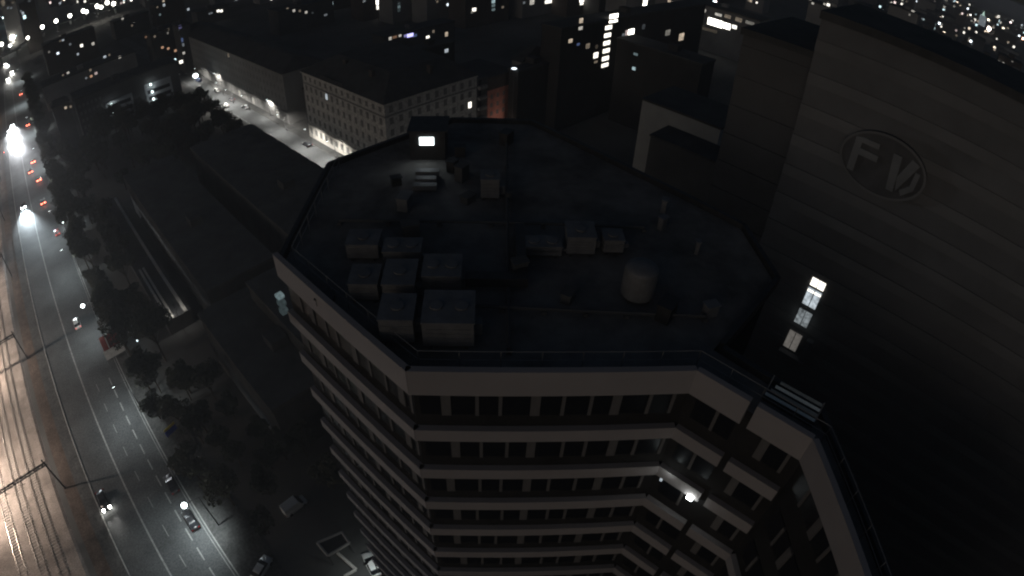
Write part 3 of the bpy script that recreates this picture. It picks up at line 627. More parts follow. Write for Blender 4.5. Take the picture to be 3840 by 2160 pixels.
# middle ----------------------------------------------------------------
px_block('tall slab at the top edge with a bright two-pane stair strip', 1360, 1470, -12, 520, 14, [(1418, 6, 15, 20, 'k', 4), (1419, 27, 14, 16, 'k', 3), (1459, 24, 9, 9, 'k', 3), (1366, 4, 10, 8, 'c', 1)], 's', brickw_m)
px_block('tall slab at the top edge with a dim green stair strip', 1470, 1560, -10, 530, 14, [(1496, 14, 10, 10, 'y', 0), (1496, 26, 10, 10, 'y', 1), (1496, 39, 10, 10, 'y', 0)], 's', greyw_m)
px_block('grey slab at the top edge with scattered white lamps', 1600, 1745, -14, 540, 14, [(1680, 17, 9, 9, 'c', 3), (1707, 12, 16, 20, 'c', 1), (1707, 34, 8, 8, 'c', 2), (1640, 6, 7, 7, 'w', 1)], 's', greyw_m)
px_block('slab at the top edge with teal stair strip and one bright lamp', 1745, 1910, -14, 560, 14, [(1850, 6, 12, 12, 'y', 2), (1850, 21, 12, 10, 'y', 1), (1850, 36, 12, 9, 'y', 1), (1778, 36, 14, 13, 'k', 3), (1770, 46, 8, 8, 'k', 1), (1885, 27, 8, 8, 'w', 1)], 's', brickw_m)
px_block('slab at the top edge with a pair of bright rooms', 1960, 2120, -16, 560, 14, [(1995, 8, 16, 18, 'k', 2), (2057, 6, 26, 12, 'k', 3), (2079, 6, 14, 10, 'k', 3), (1965, 10, 8, 8, 'c', 1), (2110, 4, 9, 9, 'c', 1)], 's', greyw_m)
px_block('slab at the top edge with a bright narrow stair strip', 2130, 2240, -16, 560, 14, [(2181, 2, 14, 10, 'k', 4), (2181, 14, 12, 8, 'k', 3), (2200, 6, 8, 8, 'c', 1)], 's', brickw_m)
px_block('slab at the top edge with a dim bluish stair strip', 2250, 2345, -18, 540, 14, [(2295, 4, 12, 12, 'c', 2), (2294, 20, 9, 9, 'c', 2)], 's', darkw_m)
px_block('tall slab at the top edge with a long white stair strip', 2350, 2470, -24, 500, 14, [(2420, 2, 14, 13, 'k', 4), (2418, 17, 14, 12, 'k', 4), (2415, 30, 14, 12, 'k', 4), (2413, 43, 14, 11, 'k', 4), (2411, 55, 14, 10, 'k', 4)], 's', greyw_m)
px_block('dark hall with a purple lit terrace', 1440, 1705, 112, 280, 10, [(1674, 128, 10, 16, 'w', 2), (1463, 143, 10, 14, 'k', 2), (1480, 139, 16, 9, 'o', 1), (1500, 133, 10, 10, 'k', 2), (1538, 132, 24, 13, 'v', 3), (1521, 134, 12, 9, 'v', 2), (1556, 133, 14, 10, 'b', 1), (1604, 141, 12, 13, 'k', 3), (1625, 118, 8, 10, 'w', 1)], 's', darkw_m)
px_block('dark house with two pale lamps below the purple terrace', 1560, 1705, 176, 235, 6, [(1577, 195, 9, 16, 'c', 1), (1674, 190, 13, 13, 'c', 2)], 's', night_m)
# stairwell building
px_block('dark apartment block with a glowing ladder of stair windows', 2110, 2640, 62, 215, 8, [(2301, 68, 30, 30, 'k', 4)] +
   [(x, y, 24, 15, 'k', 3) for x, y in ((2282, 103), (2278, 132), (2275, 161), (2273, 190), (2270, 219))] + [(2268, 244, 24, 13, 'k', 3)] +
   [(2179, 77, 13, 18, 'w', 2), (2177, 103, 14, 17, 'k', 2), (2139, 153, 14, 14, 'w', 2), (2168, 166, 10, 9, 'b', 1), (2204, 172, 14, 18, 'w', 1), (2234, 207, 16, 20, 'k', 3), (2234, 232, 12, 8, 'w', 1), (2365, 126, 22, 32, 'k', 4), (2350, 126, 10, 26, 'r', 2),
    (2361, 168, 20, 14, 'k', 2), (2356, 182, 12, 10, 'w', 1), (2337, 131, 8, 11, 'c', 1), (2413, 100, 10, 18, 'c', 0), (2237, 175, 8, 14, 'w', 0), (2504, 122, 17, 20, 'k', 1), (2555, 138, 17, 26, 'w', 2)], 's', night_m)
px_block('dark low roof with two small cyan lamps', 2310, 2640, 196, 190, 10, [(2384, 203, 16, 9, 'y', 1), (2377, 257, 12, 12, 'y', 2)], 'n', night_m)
px_block('long office block with a bright ribbon of windows', 2455, 2860, 24, 330, 16, [(2474, 50, 15, 17, 'k', 4), (2497, 54, 12, 14, 'k', 3), (2475, 25, 9, 9, 'k', 2), (2476, 69, 10, 8, 'w', 2), (2510, 4, 12, 10, 'w', 2), (2582, 21, 10, 12, 'k', 2), (2557, 18, 6, 7, 'c', 2), (2561, 50, 14, 12, 'w', 1),
   (2640, 39, 14, 12, 'k', 2), (2694, 55, 26, 10, 'k', 2), (2729, 62, 24, 14, 'w', 1), (2770, 74, 26, 16, 'w', 1), (2812, 86, 34, 12, 'k', 1), (2672, 82, 36, 26, 'k', 4), (2698, 90, 24, 26, 'k', 4), (2726, 98, 26, 22, 'k', 4), (2754, 101, 18, 14, 'k', 3), (2540, 75, 40, 8, 'w', 0), (2600, 90, 60, 10, 'w', 0), (2660, 112, 60, 12, 'w', 0)], 'n', greyw_m)
# gable wall beside a lamp, and the pale end wall with a dark annex
shed = px_block('pale gabled shed wall with a lamp beside it, behind the tower', 1955, 2080, 216, 192, 4, [(2119, 236, 14, 16, 'k', 2), (2023, 222, 9, 14, 'k', 1)], 's', greyw_m, 'gable_s')
px_block('dark low block hiding the foot of the pale gabled shed', 1945, 2105, 250, 180, 4, [], 's', night_m)
spot(shed, (6, -7, 24), (0, 1, -.15), 500, (1, .97, .92), 120, .8, .3)  # spot without a fixture, added to lighten the shed wall
n, s, zz = at_d(1928, 257, 172); far = thing('yard_lamp', 'flat bright lamp on a mast left of the pale gabled shed', 'lamp', W(n, s, 0), G45)
MB().tube((0, 0, 0), (0, 0, zz-.3), .15, .1, 6).obj('post', post_m, far); MB().ball((0, 0, zz), .9, 10, 6, .3).obj('lamp_globe', lit('c', 3), far)
e0, e1 = at_d(2410, 375, 121), None
EN = e0[0]
e1 = at_n(2690, 540, EN)
t = thing('pale_end_wall_block', 'block with a pale blank wall behind the tower roof', 'building', W(EN, e1[1], 0))
pale2 = mat('blank_pale_wall', (0.33, 0.33, 0.32), 0.9, 0.14, 0.15)
LE = e0[1]-e1[1]
MB().box(0, 14, 0, LE, 0, e0[2]).obj('wall', pale2, t); MB().box(-.2, 14.2, -.2, LE+.2, e0[2], e0[2]+.5).obj('roof', tin_m, t)
q = at_n(2440, 510, EN-8)
t = thing('dark_annex', 'low dark annex in front of the pale blank wall', 'building', W(EN-8, q[1]-30, 0))
MB().box(0, 7.6, 0, 30, 0, q[2]).obj('wall', darkw_m, t); MB().box(-.2, 7.62, -.2, 30.2, q[2], q[2]+.4).obj('roof', tin_m, t)

# right horizon wedge -----------------------------------------------------
px_block('apartment block with two bright stacked windows left of the right wedge', 3030, 3185, 28, 360, 14, [(3127, 77, 13, 13, 'k', 4), (3124, 94, 14, 15, 'k', 4), (3148, 92, 15, 14, 'k', 2), (3145, 108, 12, 14, 'k', 1), (3147, 120, 13, 10, 'k', 2), (3153, 58, 9, 10, 'y', 3), (3168, 53, 8, 9, 'y', 3), (3160, 70, 30, 9, 'c', 1), (3106, 19, 12, 12, 'k', 3), (3092, 16, 9, 9, 'k', 2), (3048, 12, 9, 9, 'k', 2)], 'n', greyw_m)
px_block('apartment block with a bright window over a warm one', 3200, 3330, 30, 440, 14, [(3311, 77, 11, 11, 'k', 4), (3308, 101, 13, 13, 'k', 3), (3306, 110, 14, 8, 'k', 1), (3216, 61, 9, 9, 'k', 2), (3239, 31, 10, 10, 'c', 2), (3325, 97, 8, 9, 'w', 1)], 'n', darkw_m)
px_block('pale apartment block with two columns of lit windows', 3330, 3450, 36, 420, 14, [(3402, 86, 10, 10, 'k', 3), (3423, 43, 12, 10, 'k', 2), (3411, 55, 8, 9, 'k', 1), (3382, 110, 12, 11, 'k', 3), (3381, 122, 9, 9, 'w', 2), (3379, 132, 8, 8, 'w', 0), (3405, 110, 12, 9, 'k', 3), (3403, 120, 12, 9, 'k', 3), (3404, 131, 8, 8, 'w', 1), (3398, 143, 10, 10, 'k', 2), (3417, 116, 8, 10, 'y', 1)], 'n', greyw_m)
px_block('low block with two bright windows and a dim blue strip', 3470, 3575, 138, 330, 14, [(3522, 169, 11, 11, 'k', 4), (3537, 183, 14, 13, 'k', 4), (3500, 171, 10, 9, 'k', 2), (3537, 147, 10, 14, 'c', 1), (3539, 165, 10, 16, 'c', 1)], 'n', darkw_m)
px_block('block with a slanting ladder of white windows', 3576, 3650, 178, 330, 12, [(3607, 193, 14, 14, 'k', 3), (3597, 203, 14, 13, 'k', 4), (3594, 216, 11, 10, 'k', 3), (3592, 223, 11, 9, 'k', 3), (3589, 231, 10, 8, 'k', 2), (3578, 192, 8, 12, 'w', 1), (3575, 212, 8, 10, 'c', 1), (3638, 182, 9, 9, 'k', 1)], 'n', darkw_m)
px_block('block with a blue and white stair strip near the right edge', 3660, 3740, 220, 320, 12, [(3694, 232, 9, 10, 'y', 3), (3692, 243, 8, 12, 'b', 1), (3686, 258, 13, 12, 'k', 4), (3684, 268, 11, 9, 'k', 3), (3723, 261, 11, 11, 'y', 3), (3707, 296, 12, 12, 'y', 3), (3680, 235, 8, 18, 'w', 0)], 'n', darkw_m)
px_block('block at the right edge with a cluster of warm windows', 3742, 3840, 226, 340, 14, [(3754, 259, 13, 13, 'k', 3), (3761, 238, 9, 11, 'k', 2), (3746, 232, 9, 10, 'k', 2), (3783, 264, 16, 14, 'k', 2), (3779, 272, 10, 8, 'w', 1), (3797, 229, 8, 9, 'k', 1), (3794, 280, 8, 8, 'w', 1)], 'n', brickw_m)
px_block('low block at the right edge with two stacked warm windows', 3770, 3850, 282, 300, 12, [(3825, 298, 11, 11, 'k', 2), (3823, 310, 11, 12, 'k', 3), (3802, 296, 8, 9, 'c', 1), (3814, 277, 8, 9, 'c', 1)], 'n', greyw_m)
# white floodlit tower on the horizon
n, s, z = at_d(3690, 108, 1450); tz = at_d(3694, 62, 1450)[2]; tt = at_d(3697, 44, 1450)[2]
t = thing('floodlit_tower', 'floodlit white tower with a spire on the right horizon', 'tower', W(n, s, 0), G45)
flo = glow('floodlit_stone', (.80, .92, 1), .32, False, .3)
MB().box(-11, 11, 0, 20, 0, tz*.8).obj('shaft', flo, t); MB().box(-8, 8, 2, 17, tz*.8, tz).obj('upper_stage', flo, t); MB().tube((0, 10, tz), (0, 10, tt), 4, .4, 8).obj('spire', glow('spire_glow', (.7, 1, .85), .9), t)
for k in range(4): MB().box(-11.2, 11.2, -.4, -.05, tz*(.2+.15*k), tz*(.2+.15*k)+1.2).obj('cornice', greyw_m, t)
far_lamp(3709, 108, 18, 4.0, 0, 'warm lamp at the foot of the floodlit tower', 'lamps near the floodlit tower', (1, .8, .7))
for x, y, r, c, lb in ((3785, 145, 2.6, (1, .97, .92), 'bright lamp right of the floodlit tower'), (3742, 124, 1.3, (.35, .5, 1), 'small blue lamp right of the floodlit tower'), (3836, 145, 2.8, (1, .6, .4), 'orange lamp at the right edge below the tower')):
    far_lamp(x, y, 12, r, 0, lb, 'lamps near the floodlit tower', c)

# far carpet of dim blocks with scattered windows (individual blocks)
FAR = []
def far_block(px, py, label, group):
    n, s, _ = at(px, py, 0)
    w_, l_, h = R.uniform(16, 44), R.uniform(12, 18), R.choice((9, 12, 15, 16, 21, 27))
    plane = 'n' if px > 1900 else 's'
    if plane == 'n': w_, l_ = l_, w_
    L = []
    for _ in range(R.choice((2, 3, 3, 4, 6))):
        z = 2.2+3.0*R.randrange(max(1, int((h-2)/3))); sz = R.uniform(1.4, 2.4); lv = R.choice((1, 2, 2, 3, 3, 3, 4)); hu = R.choice('kkkwwcry')
        dist = math.hypot(n, s); sz *= max(1, dist/650)
        L.append((n+R.uniform(1, w_-1), s+R.uniform(1, l_-1), z, sz, sz, lit(hu, lv)))
    city_block(label, n, n+w_, s, s+l_, h, R.choice((darkw_m, brickw_m, greyw_m)), R.choice(('flat', 'flat', 'gable_s')), L, None, group, 'far_city_block', plane)
cnt = 0
for k in range(1600):
    if cnt > 130: break
    x = R.uniform(3130, 3836); top = max(0, 12+(x-3560)*.32); bot = 40+(x-3130)*.30
    y = R.uniform(max(2, top), bot)
    if at(x, y, 0)[1] < -1500 or abs(x-3692) < 26 and y < 150: continue
    q = at(x, y, 0); dd = math.hypot(q[0], q[1])
    if dd > 3200 or dd < 520: continue
    if any(abs(q[0]-f[0]) < 34 and abs(q[1]-f[1]) < 34 for f in FAR): continue
    FAR.append(q); cnt += 1
    far_block(x, y, 'small dark block with a few lit windows in the right horizon wedge', 'far blocks in the right horizon wedge')
cnt = 0
for k in range(900):
    if cnt > 90: break
    x = R.uniform(60, 2900); y = R.uniform(1, 52 if x > 900 else 34)
    q = at(x, y, 0); dd = math.hypot(q[0], q[1])
    if dd < 315 or dd > 2200 or (abs(q[0]+13) < 40): continue
    if any(abs(q[0]-f[0]) < 30 and abs(q[1]-f[1]) < 30 for f in FAR): continue
    FAR.append(q); cnt += 1
    far_block(x, y, 'small dark block with dim lit windows along the top of the picture', 'far blocks along the top')

blackroof_m = mat('tarred_roof', (0.085, 0.083, 0.08), 0.95, 0.3, 0.2); blackwall_m = mat('sooty_wall', (0.07, 0.07, 0.07), 0.95, 0.3, 0.2)
# dark roofs between the avenue and the side street
mh = thing('market_hall', 'low hall with three pale roof strips lit at its near end', 'building', W(8.6, 104.6, 0))
MB().box(0, 6.0, 0, 70, 0, 3.7).obj('wall', darkw_m, mh); MB().box(-.3, 6.3, -.3, 70.3, 3.7, 3.9).obj('roof', tin_m, mh)
for x, wd, l_ in ((.75, .55, 24), (1.75, .55, 24), (4.8, .75, 70)): MB().box(x, x+wd, -.2, l_, 3.904, 4.15).obj('roof_strip', plinth_m, mh)
spot(mh, (3.0, -.5, 7.2), (0, .55, -1), 420, (1, .98, .93), 140, .9, .2)
MB().tube((3, -1.2, 0), (3, -1.2, 7.4), .08, .06, 6).tube((3, -1.2, 7.4), (3, -.5, 7.45), .05, .05, 5).obj('lamp_bracket', post_m, mh); MB().box(2.8, 3.2, -.7, -.3, 7.3, 7.42).obj('lamp_hood', pipe_m, mh)
for lb, n0, n1, s0, s1, h, rf_ in (('long dark roofed block behind the market hall', 18, 34, 96, 168, 11.5, 'flat'), ('dark roofed block with straight eave along the side street', 40, 61, 92, 166, 12.2, 'flat'),
        ('dark flat-roofed block between the trees left of the tower', 14, 30, 60, 90, 12, 'flat'), ('dark block right beside the tower foot', 24, 44, 52, 86, 16, 'flat'), ('dark block behind the tower along the side street', 46, 66, 40, 84, 14, 'flat'),
        ('dark flat block hidden behind the tower', 84, 112, 62, 100, 16, 'flat')):
    t = city_block(lb, n0, n1, s0, s1, h, blackwall_m, rf_, name='dark_roofed_block', rm=blackroof_m)

# ================================================================== CARS
CARMESH = {}
def car_meshes():
    hull = MB()
    st_ = [(-2.15, .62, .30, .80), (-2.05, .80, .24, .92), (-1.4, .87, .22, .96), (0, .89, .22, .95), (1.2, .88, .22, .92), (1.95, .80, .24, .78), (2.18, .60, .32, .66)]
    rings = []
    for x, hw, z0, z1 in st_: rings.append([(x, -hw, z0), (x, -hw*1.02, (z0+z1)/2), (x, -hw*.93, z1), (x, 0, z1+.03), (x, hw*.93, z1), (x, hw*1.02, (z0+z1)/2), (x, hw, z0)])
    for r in rings: hull.v += r
    for i in range(len(rings)-1):
        for j in range(7): a = i*7+j; c = i*7+(j+1) % 7; hull.f.append((a, c, c+7, a+7))
    hull.f.append(tuple(range(6, -1, -1))); hull.f.append(tuple(range(len(rings)*7-7, len(rings)*7)))
    roof = MB().hexa([(-1.25, -.62, 1.36), (.35, -.62, 1.36), (.35, .62, 1.36), (-1.25, .62, 1.36)], [(-1.05, -.55, 1.45), (.15, -.55, 1.45), (.15, .55, 1.45), (-1.05, .55, 1.45)])
    ws = MB().hexa([(.42, -.64, 1.355), (1.12, -.78, .93), (1.12, .78, .93), (.42, .64, 1.355)], [(.35, -.63, 1.36), (.9, -.74, .92), (.9, .74, .92), (.35, .63, 1.36)])
    rw = MB().hexa([(-1.3, .64, 1.355), (-1.85, .76, .94), (-1.85, -.76, .94), (-1.3, -.64, 1.355)], [(-1.25, .63, 1.36), (-1.65, .72, .93), (-1.65, -.72, .93), (-1.25, -.63, 1.36)])
    sd = MB().hexa([(-1.62, -.80, .94), (.95, -.80, .94), (.95, -.70, .94), (-1.62, -.70, .94)], [(-1.26, -.645, 1.355), (.38, -.645, 1.355), (.38, -.60, 1.355), (-1.26, -.60, 1.355)])
    wh = MB().tube((0, -.11, 0), (0, .11, 0), .32, k=14)
    hl = MB().ball((0, 0, 0), .17, 8, 5); tl = MB().box(-.05, .05, -.19, .19, -.09, .09)
    return dict(hull=hull, roof=roof, ws=ws, rw=rw, sd=sd, wh=wh, hl=hl, tl=tl)
CM = car_meshes()
def cmesh(key, mt):
    k = (key, mt.name)
    if k not in CARMESH: CARMESH[k] = CM[key].mesh('car_'+key, mt, key in ('hull', 'hl'))
    return CARMESH[k]
HEAD = glow('headlight_on', (1, .98, .90), 40); HEADB = glow('headlight_blue', (.90, .97, 1), 40); TAIL = glow('tail_on', (1, .17, .10), 9); TAILD = glow('tail_dim', (1, .15, .1), 1.2)
hoff = mat('headlamp_glass', (.35, .35, .36), .2, .1, 3); toff = mat('tail_glass', (.2, .01, .01), .3, .1, 3)
def paintm(nm, c): return mat('car_paint_'+nm, c, .35, .06, .8, spec=.5)
PAINTS = dict(white=(.62, .62, .60), silver=(.34, .35, .36), grey=(.12, .12, .125), black=(.02, .02, .022), blue=(.05, .08, .18), red=(.25, .02, .02))
def car(n, s, away, colour, label, head=None, tail=None, beam=0, bcol=(1, .97, .9), group='cars on the avenue', rz=None, van=False, big=1.0):
    rz = (rad(135) if away else rad(-45)) if rz is None else rz
    t = thing('van' if van else 'car', label, 'van' if van else 'car', W(n, s, .02), rz, group)
    p_ = paintm(colour, PAINTS[colour])
    link('body', cmesh('hull', p_), t)
    if van:
        MB().hexa([(-2.1, -.86, .95), (1.15, -.86, .95), (1.15, .86, .95), (-2.1, .86, .95)], [(-2.05, -.80, 2.05), (.7, -.80, 2.05), (.7, .80, 2.05), (-2.05, .80, 2.05)]).obj('cargo_body', p_, t)
        MB().hexa([(1.152, -.78, .98), (1.5, -.74, .95), (1.5, .74, .95), (1.152, .78, .98)], [(.75, -.70, 1.95), (.80, -.70, 1.95), (.80, .70, 1.95), (.75, .70, 1.95)]).obj('windscreen', glass_m, t)
    else:
        link('roof', cmesh('roof', p_), t); link('windscreen', cmesh('ws', glass_m), t); link('rear_window', cmesh('rw', glass_m), t)
        link('side_window', cmesh('sd', glass_m), t); o = link('side_window', cmesh('sd', glass_m), t); o.scale = (1, -1, 1)
    for x in (-1.35, 1.35):
        for y in (-.80, .80): link('wheel', cmesh('wh', tyre_m), t, (x, y, .32))
    for y in (-.68, .68):
        o = link('headlight', cmesh('hl', head or hoff), t, (2.08, y, .62)); o.scale = (big,)*3
        o = link('tail_light', cmesh('tl', tail or toff), t, (-2.12, y*.92, .74)); o.scale = (big,)*3
    if beam:
        for y in (-.66, .66): spot(t, (2.2+.17*big, y, .66), (1, 0, -.055), beam, bcol, 46, .9, .1)
    if tail is TAIL: spot(t, (-2.5, 0, .7), (-1, 0, -.5), 90*big, (1, .25, .18), 120, .9, .2)
    return t
car(-19.2, 73.6, False, 'black', 'dark car with a lone pair of round headlights on the near lanes', HEAD, None, 1500, big=1.7)
car(-17.3, 213.4, False, 'grey', 'car throwing a long bluish-white beam down the avenue', HEADB, None, 150000, (.80, .93, 1), big=1.9)
for i, (n, s, lb, cl) in enumerate(((-16.9, 334, 'rearmost car in the blown-out knot of headlights', 'silver'), (-16.2, 318, 'car in the middle of the knot of headlights, left lane', 'white'), (-15.6, 300, 'car at the front of the knot of headlights', 'grey'),
        (-18.6, 309, 'car at the left side of the knot of headlights', 'black'), (-18.9, 326, 'second car at the left side of the knot of headlights', 'blue'))):
    car(n, s, False, cl, lb, HEADB, None, 130000, (.93, .96, 1), big=2.4)
for n, s, lb, cl, b in ((-8.9, 232.4, 'car with orange-white brake lights behind the blurred one', 'silver', 2.3), (-9.5, 208, 'car with two ringed brake lights, nearest of the queue', 'grey', 2.0), (-9.5, 257, 'car with red brake lights beside the knot of headlights', 'white', 2.3),
        (-8.2, 320, 'far car with one red tail light against the trees', 'black', 2.2), (-11.6, 246, 'car with red tail lights in the inner lane of the queue', 'grey', 2.0), (-8.8, 404, 'far car with red tail lights below the overpass', 'black', 2.2)):
    car(n, s, True, cl, lb, None, TAIL, 0, group='cars driving away on the avenue', big=b)
car(-10.5, 126.2, True, 'white', 'pale car with dull red tail lights under the bright street lamp', None, TAILD, 0, big=1.0)
car(-7.6, 178.5, True, 'red', 'dark red car half hidden by the roadside trees', None, TAILD, 0, big=1.3)
for n, s, lb in ((-6.4, 68.5, 'dark car parked at the kerb above the lower street lamp'), (-6.6, 60.0, 'dark car parked just below the lower street lamp')):
    car(n, s, True, 'black', lb, group='cars parked at the avenue kerb')
for n, s, lb, cl in ((-17, 480, 'far car with white headlights under the overpass, left one', 'white'), (-13.2, 505, 'far car with white headlights under the overpass, right one', 'silver'), (-18.5, 560, 'farthest car with headlights at the junction', 'grey')):
    car(n, s, False, cl, lb, HEAD, None, 30000, big=3.0, group='far cars on the avenue')
for n, s, away, cl, lb in ((77.9, 162.4, True, 'black', 'dark car driving on the pale side street below the cream building'), (78.2, 216, True, 'silver', 'silver car parked on the side street by the light pool'), (73.4, 226, True, 'white', 'white car on the tree side of the side street'),
        (78.0, 231, True, 'grey', 'grey car parked beyond the silver one on the side street'), (78.2, 250, True, 'white', 'white car parked near the far light pool'), (74, 262, False, 'grey', 'grey car coming down the far side street'),
        (77.8, 275, True, 'blue', 'blue car parked far up the side street'), (74.2, 300, False, 'white', 'white car by the blown-out lamp')):
    car(n, s, away, cl, lb, group='cars on the side street')
q = at(1100, 1890, 1.2); car(q[0], q[1], True, 'white', 'pale van parked on the dark ground left of the tower', group='vehicles at the tower foot', rz=rad(48), van=True)
q = at(980, 2130, .6); car(q[0], q[1], True, 'white', 'white car at the bottom edge left of the tower', group='vehicles at the tower foot', rz=rad(70))
q = at(1395, 2115, .8); car(q[0], q[1], True, 'white', 'brightest white car at the tower foot on the bottom edge', group='vehicles at the tower foot', rz=rad(120))
q = at(490, 1232, 1); car(q[0], q[1], False, 'silver', 'silver car behind the red kiosk', group='cars behind the kiosk')

# ================================================================== KIOSK, SIGN PANEL, ENTRANCE CANOPY
n, s, _ = at(418, 1300, 2.6)
t = thing('kiosk', 'kerbside kiosk with red roof sheets and a white awning', 'kiosk', W(n, s, .13))
MB().box(-1.8, 2.2, -.5, 4.5, 0, 2.5).obj('wall', darkw_m, t)
for k in range(3): MB().hexa([(-2.0+1.45*k, -.6, 2.5), (-.65+1.45*k, -.6, 2.5), (-.65+1.45*k, 4.7, 2.5), (-2.0+1.45*k, 4.7, 2.5)], [(-2.0+1.45*k, -.6, 2.7), (-.65+1.45*k, -.6, 2.9), (-.65+1.45*k, 4.7, 2.9), (-2.0+1.45*k, 4.7, 2.7)]).obj('roof_sheet', red_m, t)
MB().hexa([(-2.2, -3.2, 2.2), (2.6, -3.2, 2.2), (2.6, -.62, 2.6), (-2.2, -.62, 2.6)], [(-2.2, -3.2, 2.3), (2.6, -3.2, 2.3), (2.6, -.62, 2.72), (-2.2, -.62, 2.72)]).obj('awning', white_m, t)
for x in (-2.1, 2.5): MB().tube((x, -3.1, 0), (x, -3.1, 2.25), .05, k=6).obj('awning_post', metal_m, t)
MB().box(-.62, -.4, -.65, 4.75, 2.91, 2.98).obj('ridge_strip', white_m, t)
for px, py, r, lb in ((469, 1195, .16, 'uppermost small white path lamp behind the red kiosk'), (489, 1232, .18, 'middle small white path lamp behind the red kiosk'), (515, 1278, .22, 'lowest and brightest small path lamp behind the red kiosk')):
    n, s, _ = at(px, py, 3.5); t = thing('path_lamp', lb, 'lamp', W(n, s, 0), G45, 'path lamps behind the kiosk')
    MB().tube((0, 0, 0), (0, 0, 3.4), .05, .04, 6).obj('post', post_m, t); MB().ball((0, 0, 3.55), r, 8, 5).obj('lamp_globe', lit('c', 3), t)
    spot(t, (0, 0, 3.2), (0, 0, -1), 60, (.9, 1, 1), 150, .8, .1)
n, s, _ = at(640, 1612, 2.0)
t = thing('sign_panel', 'yellow and blue sign panel on posts beside the avenue', 'sign', W(n, s, 0), rad(60))
MB().box(-1.3, 1.3, -.06, .06, 2.5, 3.0).obj('yellow_board', yellow_m, t); MB().box(-1.3, 1.3, -.06, .06, 1.2, 2.495).obj('blue_board', blue_m, t)
for x in (-1.1, 1.1): MB().tube((x, .12, 0), (x, .12, 3.0), .06, k=6).obj('post', post_m, t)
# entrance canopy at the tower foot: pale rim beams on posts, steps
cp = [at(x, y, 3.2) for x, y in ((1190, 2036), (1283, 1996), (1310, 2036), (1230, 2084))]
t = thing('entrance_canopy', 'pale-rimmed entrance canopy at the foot of the tower', 'canopy', W(cp[0][0], cp[0][1], 0))
rel = [Vector((c[0]-cp[0][0], c[1]-cp[0][1], 3.2)) for c in cp]
for a, c in zip(rel, rel[1:]+rel[:1]): MB().tube(a, c, .22, k=6).obj('rim_beam', plinth_m, t)
MB().poly([(v.x, v.y, 3.25) for v in rel]).obj('canopy_roof', tin_m, t)
for v in rel: MB().tube((v.x, v.y, 0), (v.x, v.y, 3.1), .12, k=8).obj('post', post_m, t)
q0, q1 = at(1265, 2072, .6), at(1335, 2135, .6); q2 = at(1290, 2160, .6)
t = thing('ramp_wall', 'pale low ramp wall leading from the canopy to the bottom edge', 'wall', W(q0[0], q0[1], 0))
MB().tube((0, 0, .5), (q1[0]-q0[0], q1[1]-q0[1], .5), .28, k=6).obj('wall_run', plinth_m, t); MB().tube((q1[0]-q0[0], q1[1]-q0[1], .5), (q2[0]-q0[0], q2[1]-q0[1], .5), .24, k=6).obj('wall_run', plinth_m, t)
street_lamp(10.8, 33.5, 6, 1.2, 'shaded lamp at the tower foot near the white car', 500, cool_l, False, 'lamps at the tower foot')

# ================================================================== TREES
def tree_meshes(seed, h, r, lf):
    q = random.Random(seed)
    tr = MB().tube((0, 0, 0), (0, 0, h*.45), .20, .13, 8)
    tips = []
    for k in range(6):
        a = 2*math.pi*k/6+q.uniform(-.4, .4); z0 = h*q.uniform(.28, .45); e = Vector((math.cos(a)*r*.6, math.sin(a)*r*.6, h*q.uniform(.55, .8)))
        tr.tube((0, 0, z0), e, .09, .03, 5); tips.append(e)
    tr.tube((0, 0, h*.45), (q.uniform(-.3, .3), q.uniform(-.3, .3), h*.85), .12, .03, 6); tips.append(Vector((0, 0, h*.85)))
    cr = MB(); cl = [(t_+Vector((q.uniform(-.5, .5), q.uniform(-.5, .5), q.uniform(-.3, .6))), r*q.uniform(.30, .5)) for t_ in tips]
    cl += [(Vector((q.uniform(-1, 1)*r*.6, q.uniform(-1, 1)*r*.6, h*q.uniform(.5, .92))), r*q.uniform(.22, .42)) for _ in range(9)]
    for c, rr in cl:
        for _ in range(int(150*(rr/(r*.4))**1.5)):
            v = Vector((q.gauss(0, 1), q.gauss(0, 1), q.gauss(0, .8))).normalized()*rr*q.uniform(.35, 1.05)**.6
            p_ = c+v; a = Vector((q.gauss(0, 1), q.gauss(0, 1), q.gauss(0, 1))).normalized(); b_ = a.orthogonal().normalized()*q.uniform(.16, .34); a = a*q.uniform(.14, .30)
            cr.poly([p_-a, p_+b_, p_+a, p_-b_])
    return tr.mesh('trunk', bark_m), cr.mesh('crown', lf)
TREES = [tree_meshes(11, 9.5, 3.4, leaf_m), tree_meshes(12, 11.5, 4.0, leaf2_m), tree_meshes(13, 8.0, 3.0, leaf_m), tree_meshes(14, 12.5, 4.4, leaf_m)]
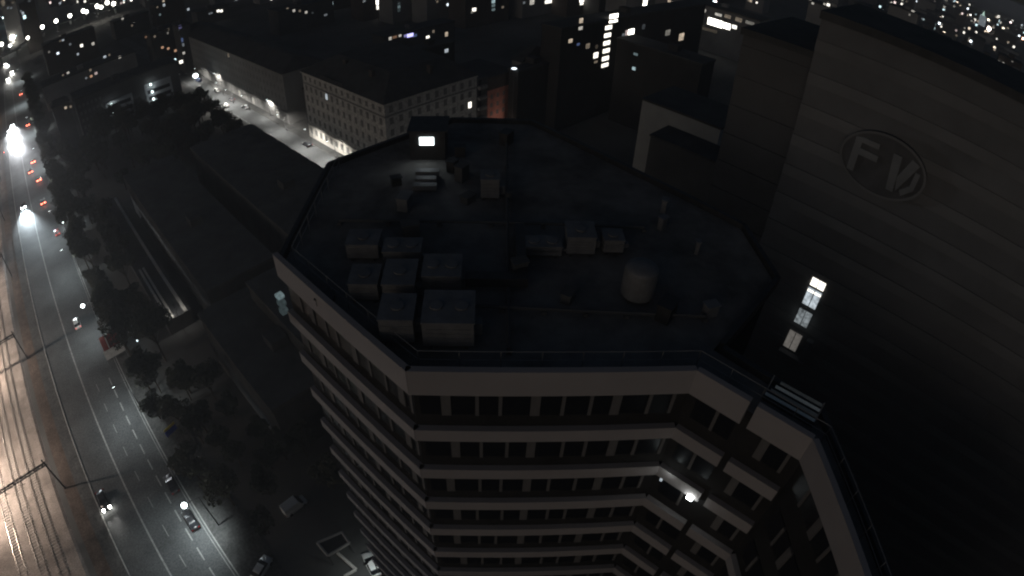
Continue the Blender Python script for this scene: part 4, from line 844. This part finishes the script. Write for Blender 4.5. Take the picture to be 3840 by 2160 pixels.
def tree(n, s, k, label, group, sc_=1.0):
    t = thing('tree', label, 'tree', W(n, s, 0), R.uniform(0, 6.28), group); t.scale = (sc_,)*3
    link('trunk', TREES[k][0], t); link('crown', TREES[k][1], t)
s = 84
while s < 420:
    tree(-1.6+R.uniform(-.8, 1.0), s, R.randrange(4), 'dark roadside tree in the row along the avenue pavement', 'roadside trees along the avenue', R.uniform(.8, 1.1)); s += R.uniform(5.0, 7.5)
for k in range(70):
    n, s = R.uniform(3, 8) if k < 16 else R.uniform(14, 58), 74+k*11+R.uniform(-2, 2) if k < 16 else R.uniform(182, 246)
    tree(n, s, R.randrange(4), 'dark tree in the unlit park between avenue and side street' if k >= 16 else 'dark tree in the second row behind the avenue pavement', 'park trees' if k >= 16 else 'second row of trees', R.uniform(.85, 1.25))
for s in (176, 184, 193, 201, 210, 219, 228, 236): tree(60.5+R.uniform(-1.5, 1.5), s+R.uniform(-2, 2), R.randrange(4), 'dark tree silhouetted against the lit side street', 'trees along the side street', R.uniform(.9, 1.2))
for n, s in ((-1.5, 66), (1.0, 58), (6, 64), (3, 50), (10, 74), (13, 60), (2.5, 73), (16, 50), (7, 56), (5, 69), (9, 80), (12, 66), (1.0, 78), (5, 84), (16, 58), (0.5, 90), (10, 60)): tree(n, s, R.randrange(4), 'dark tree on the ground left of the tower foot', 'trees left of the tower foot', R.uniform(.6, .85))
print('objects', len(bpy.data.objects))
# ================================================================== night haze over the city
hz = MB().box(-6200, 6200, -6200, 6200, -1.6, 84).obj('haze', None); hz['kind'] = 'stuff'; hz.rotation_euler = (0, 0, G45)
hm = bpy.data.materials.new('city_haze'); hm.use_nodes = True; ht = hm.node_tree; ht.nodes.remove(ht.nodes['Principled BSDF'])
pv_ = ht.nodes.new('ShaderNodeVolumePrincipled'); pv_.inputs['Color'].default_value = (.9, .9, .92, 1); pv_.inputs['Density'].default_value = 0.00042; pv_.inputs['Anisotropy'].default_value = 0.2
ht.links.new(pv_.outputs[0], ht.nodes['Material Output'].inputs['Volume']); hz.data.materials.append(hm)
cy.volume_bounces = 0
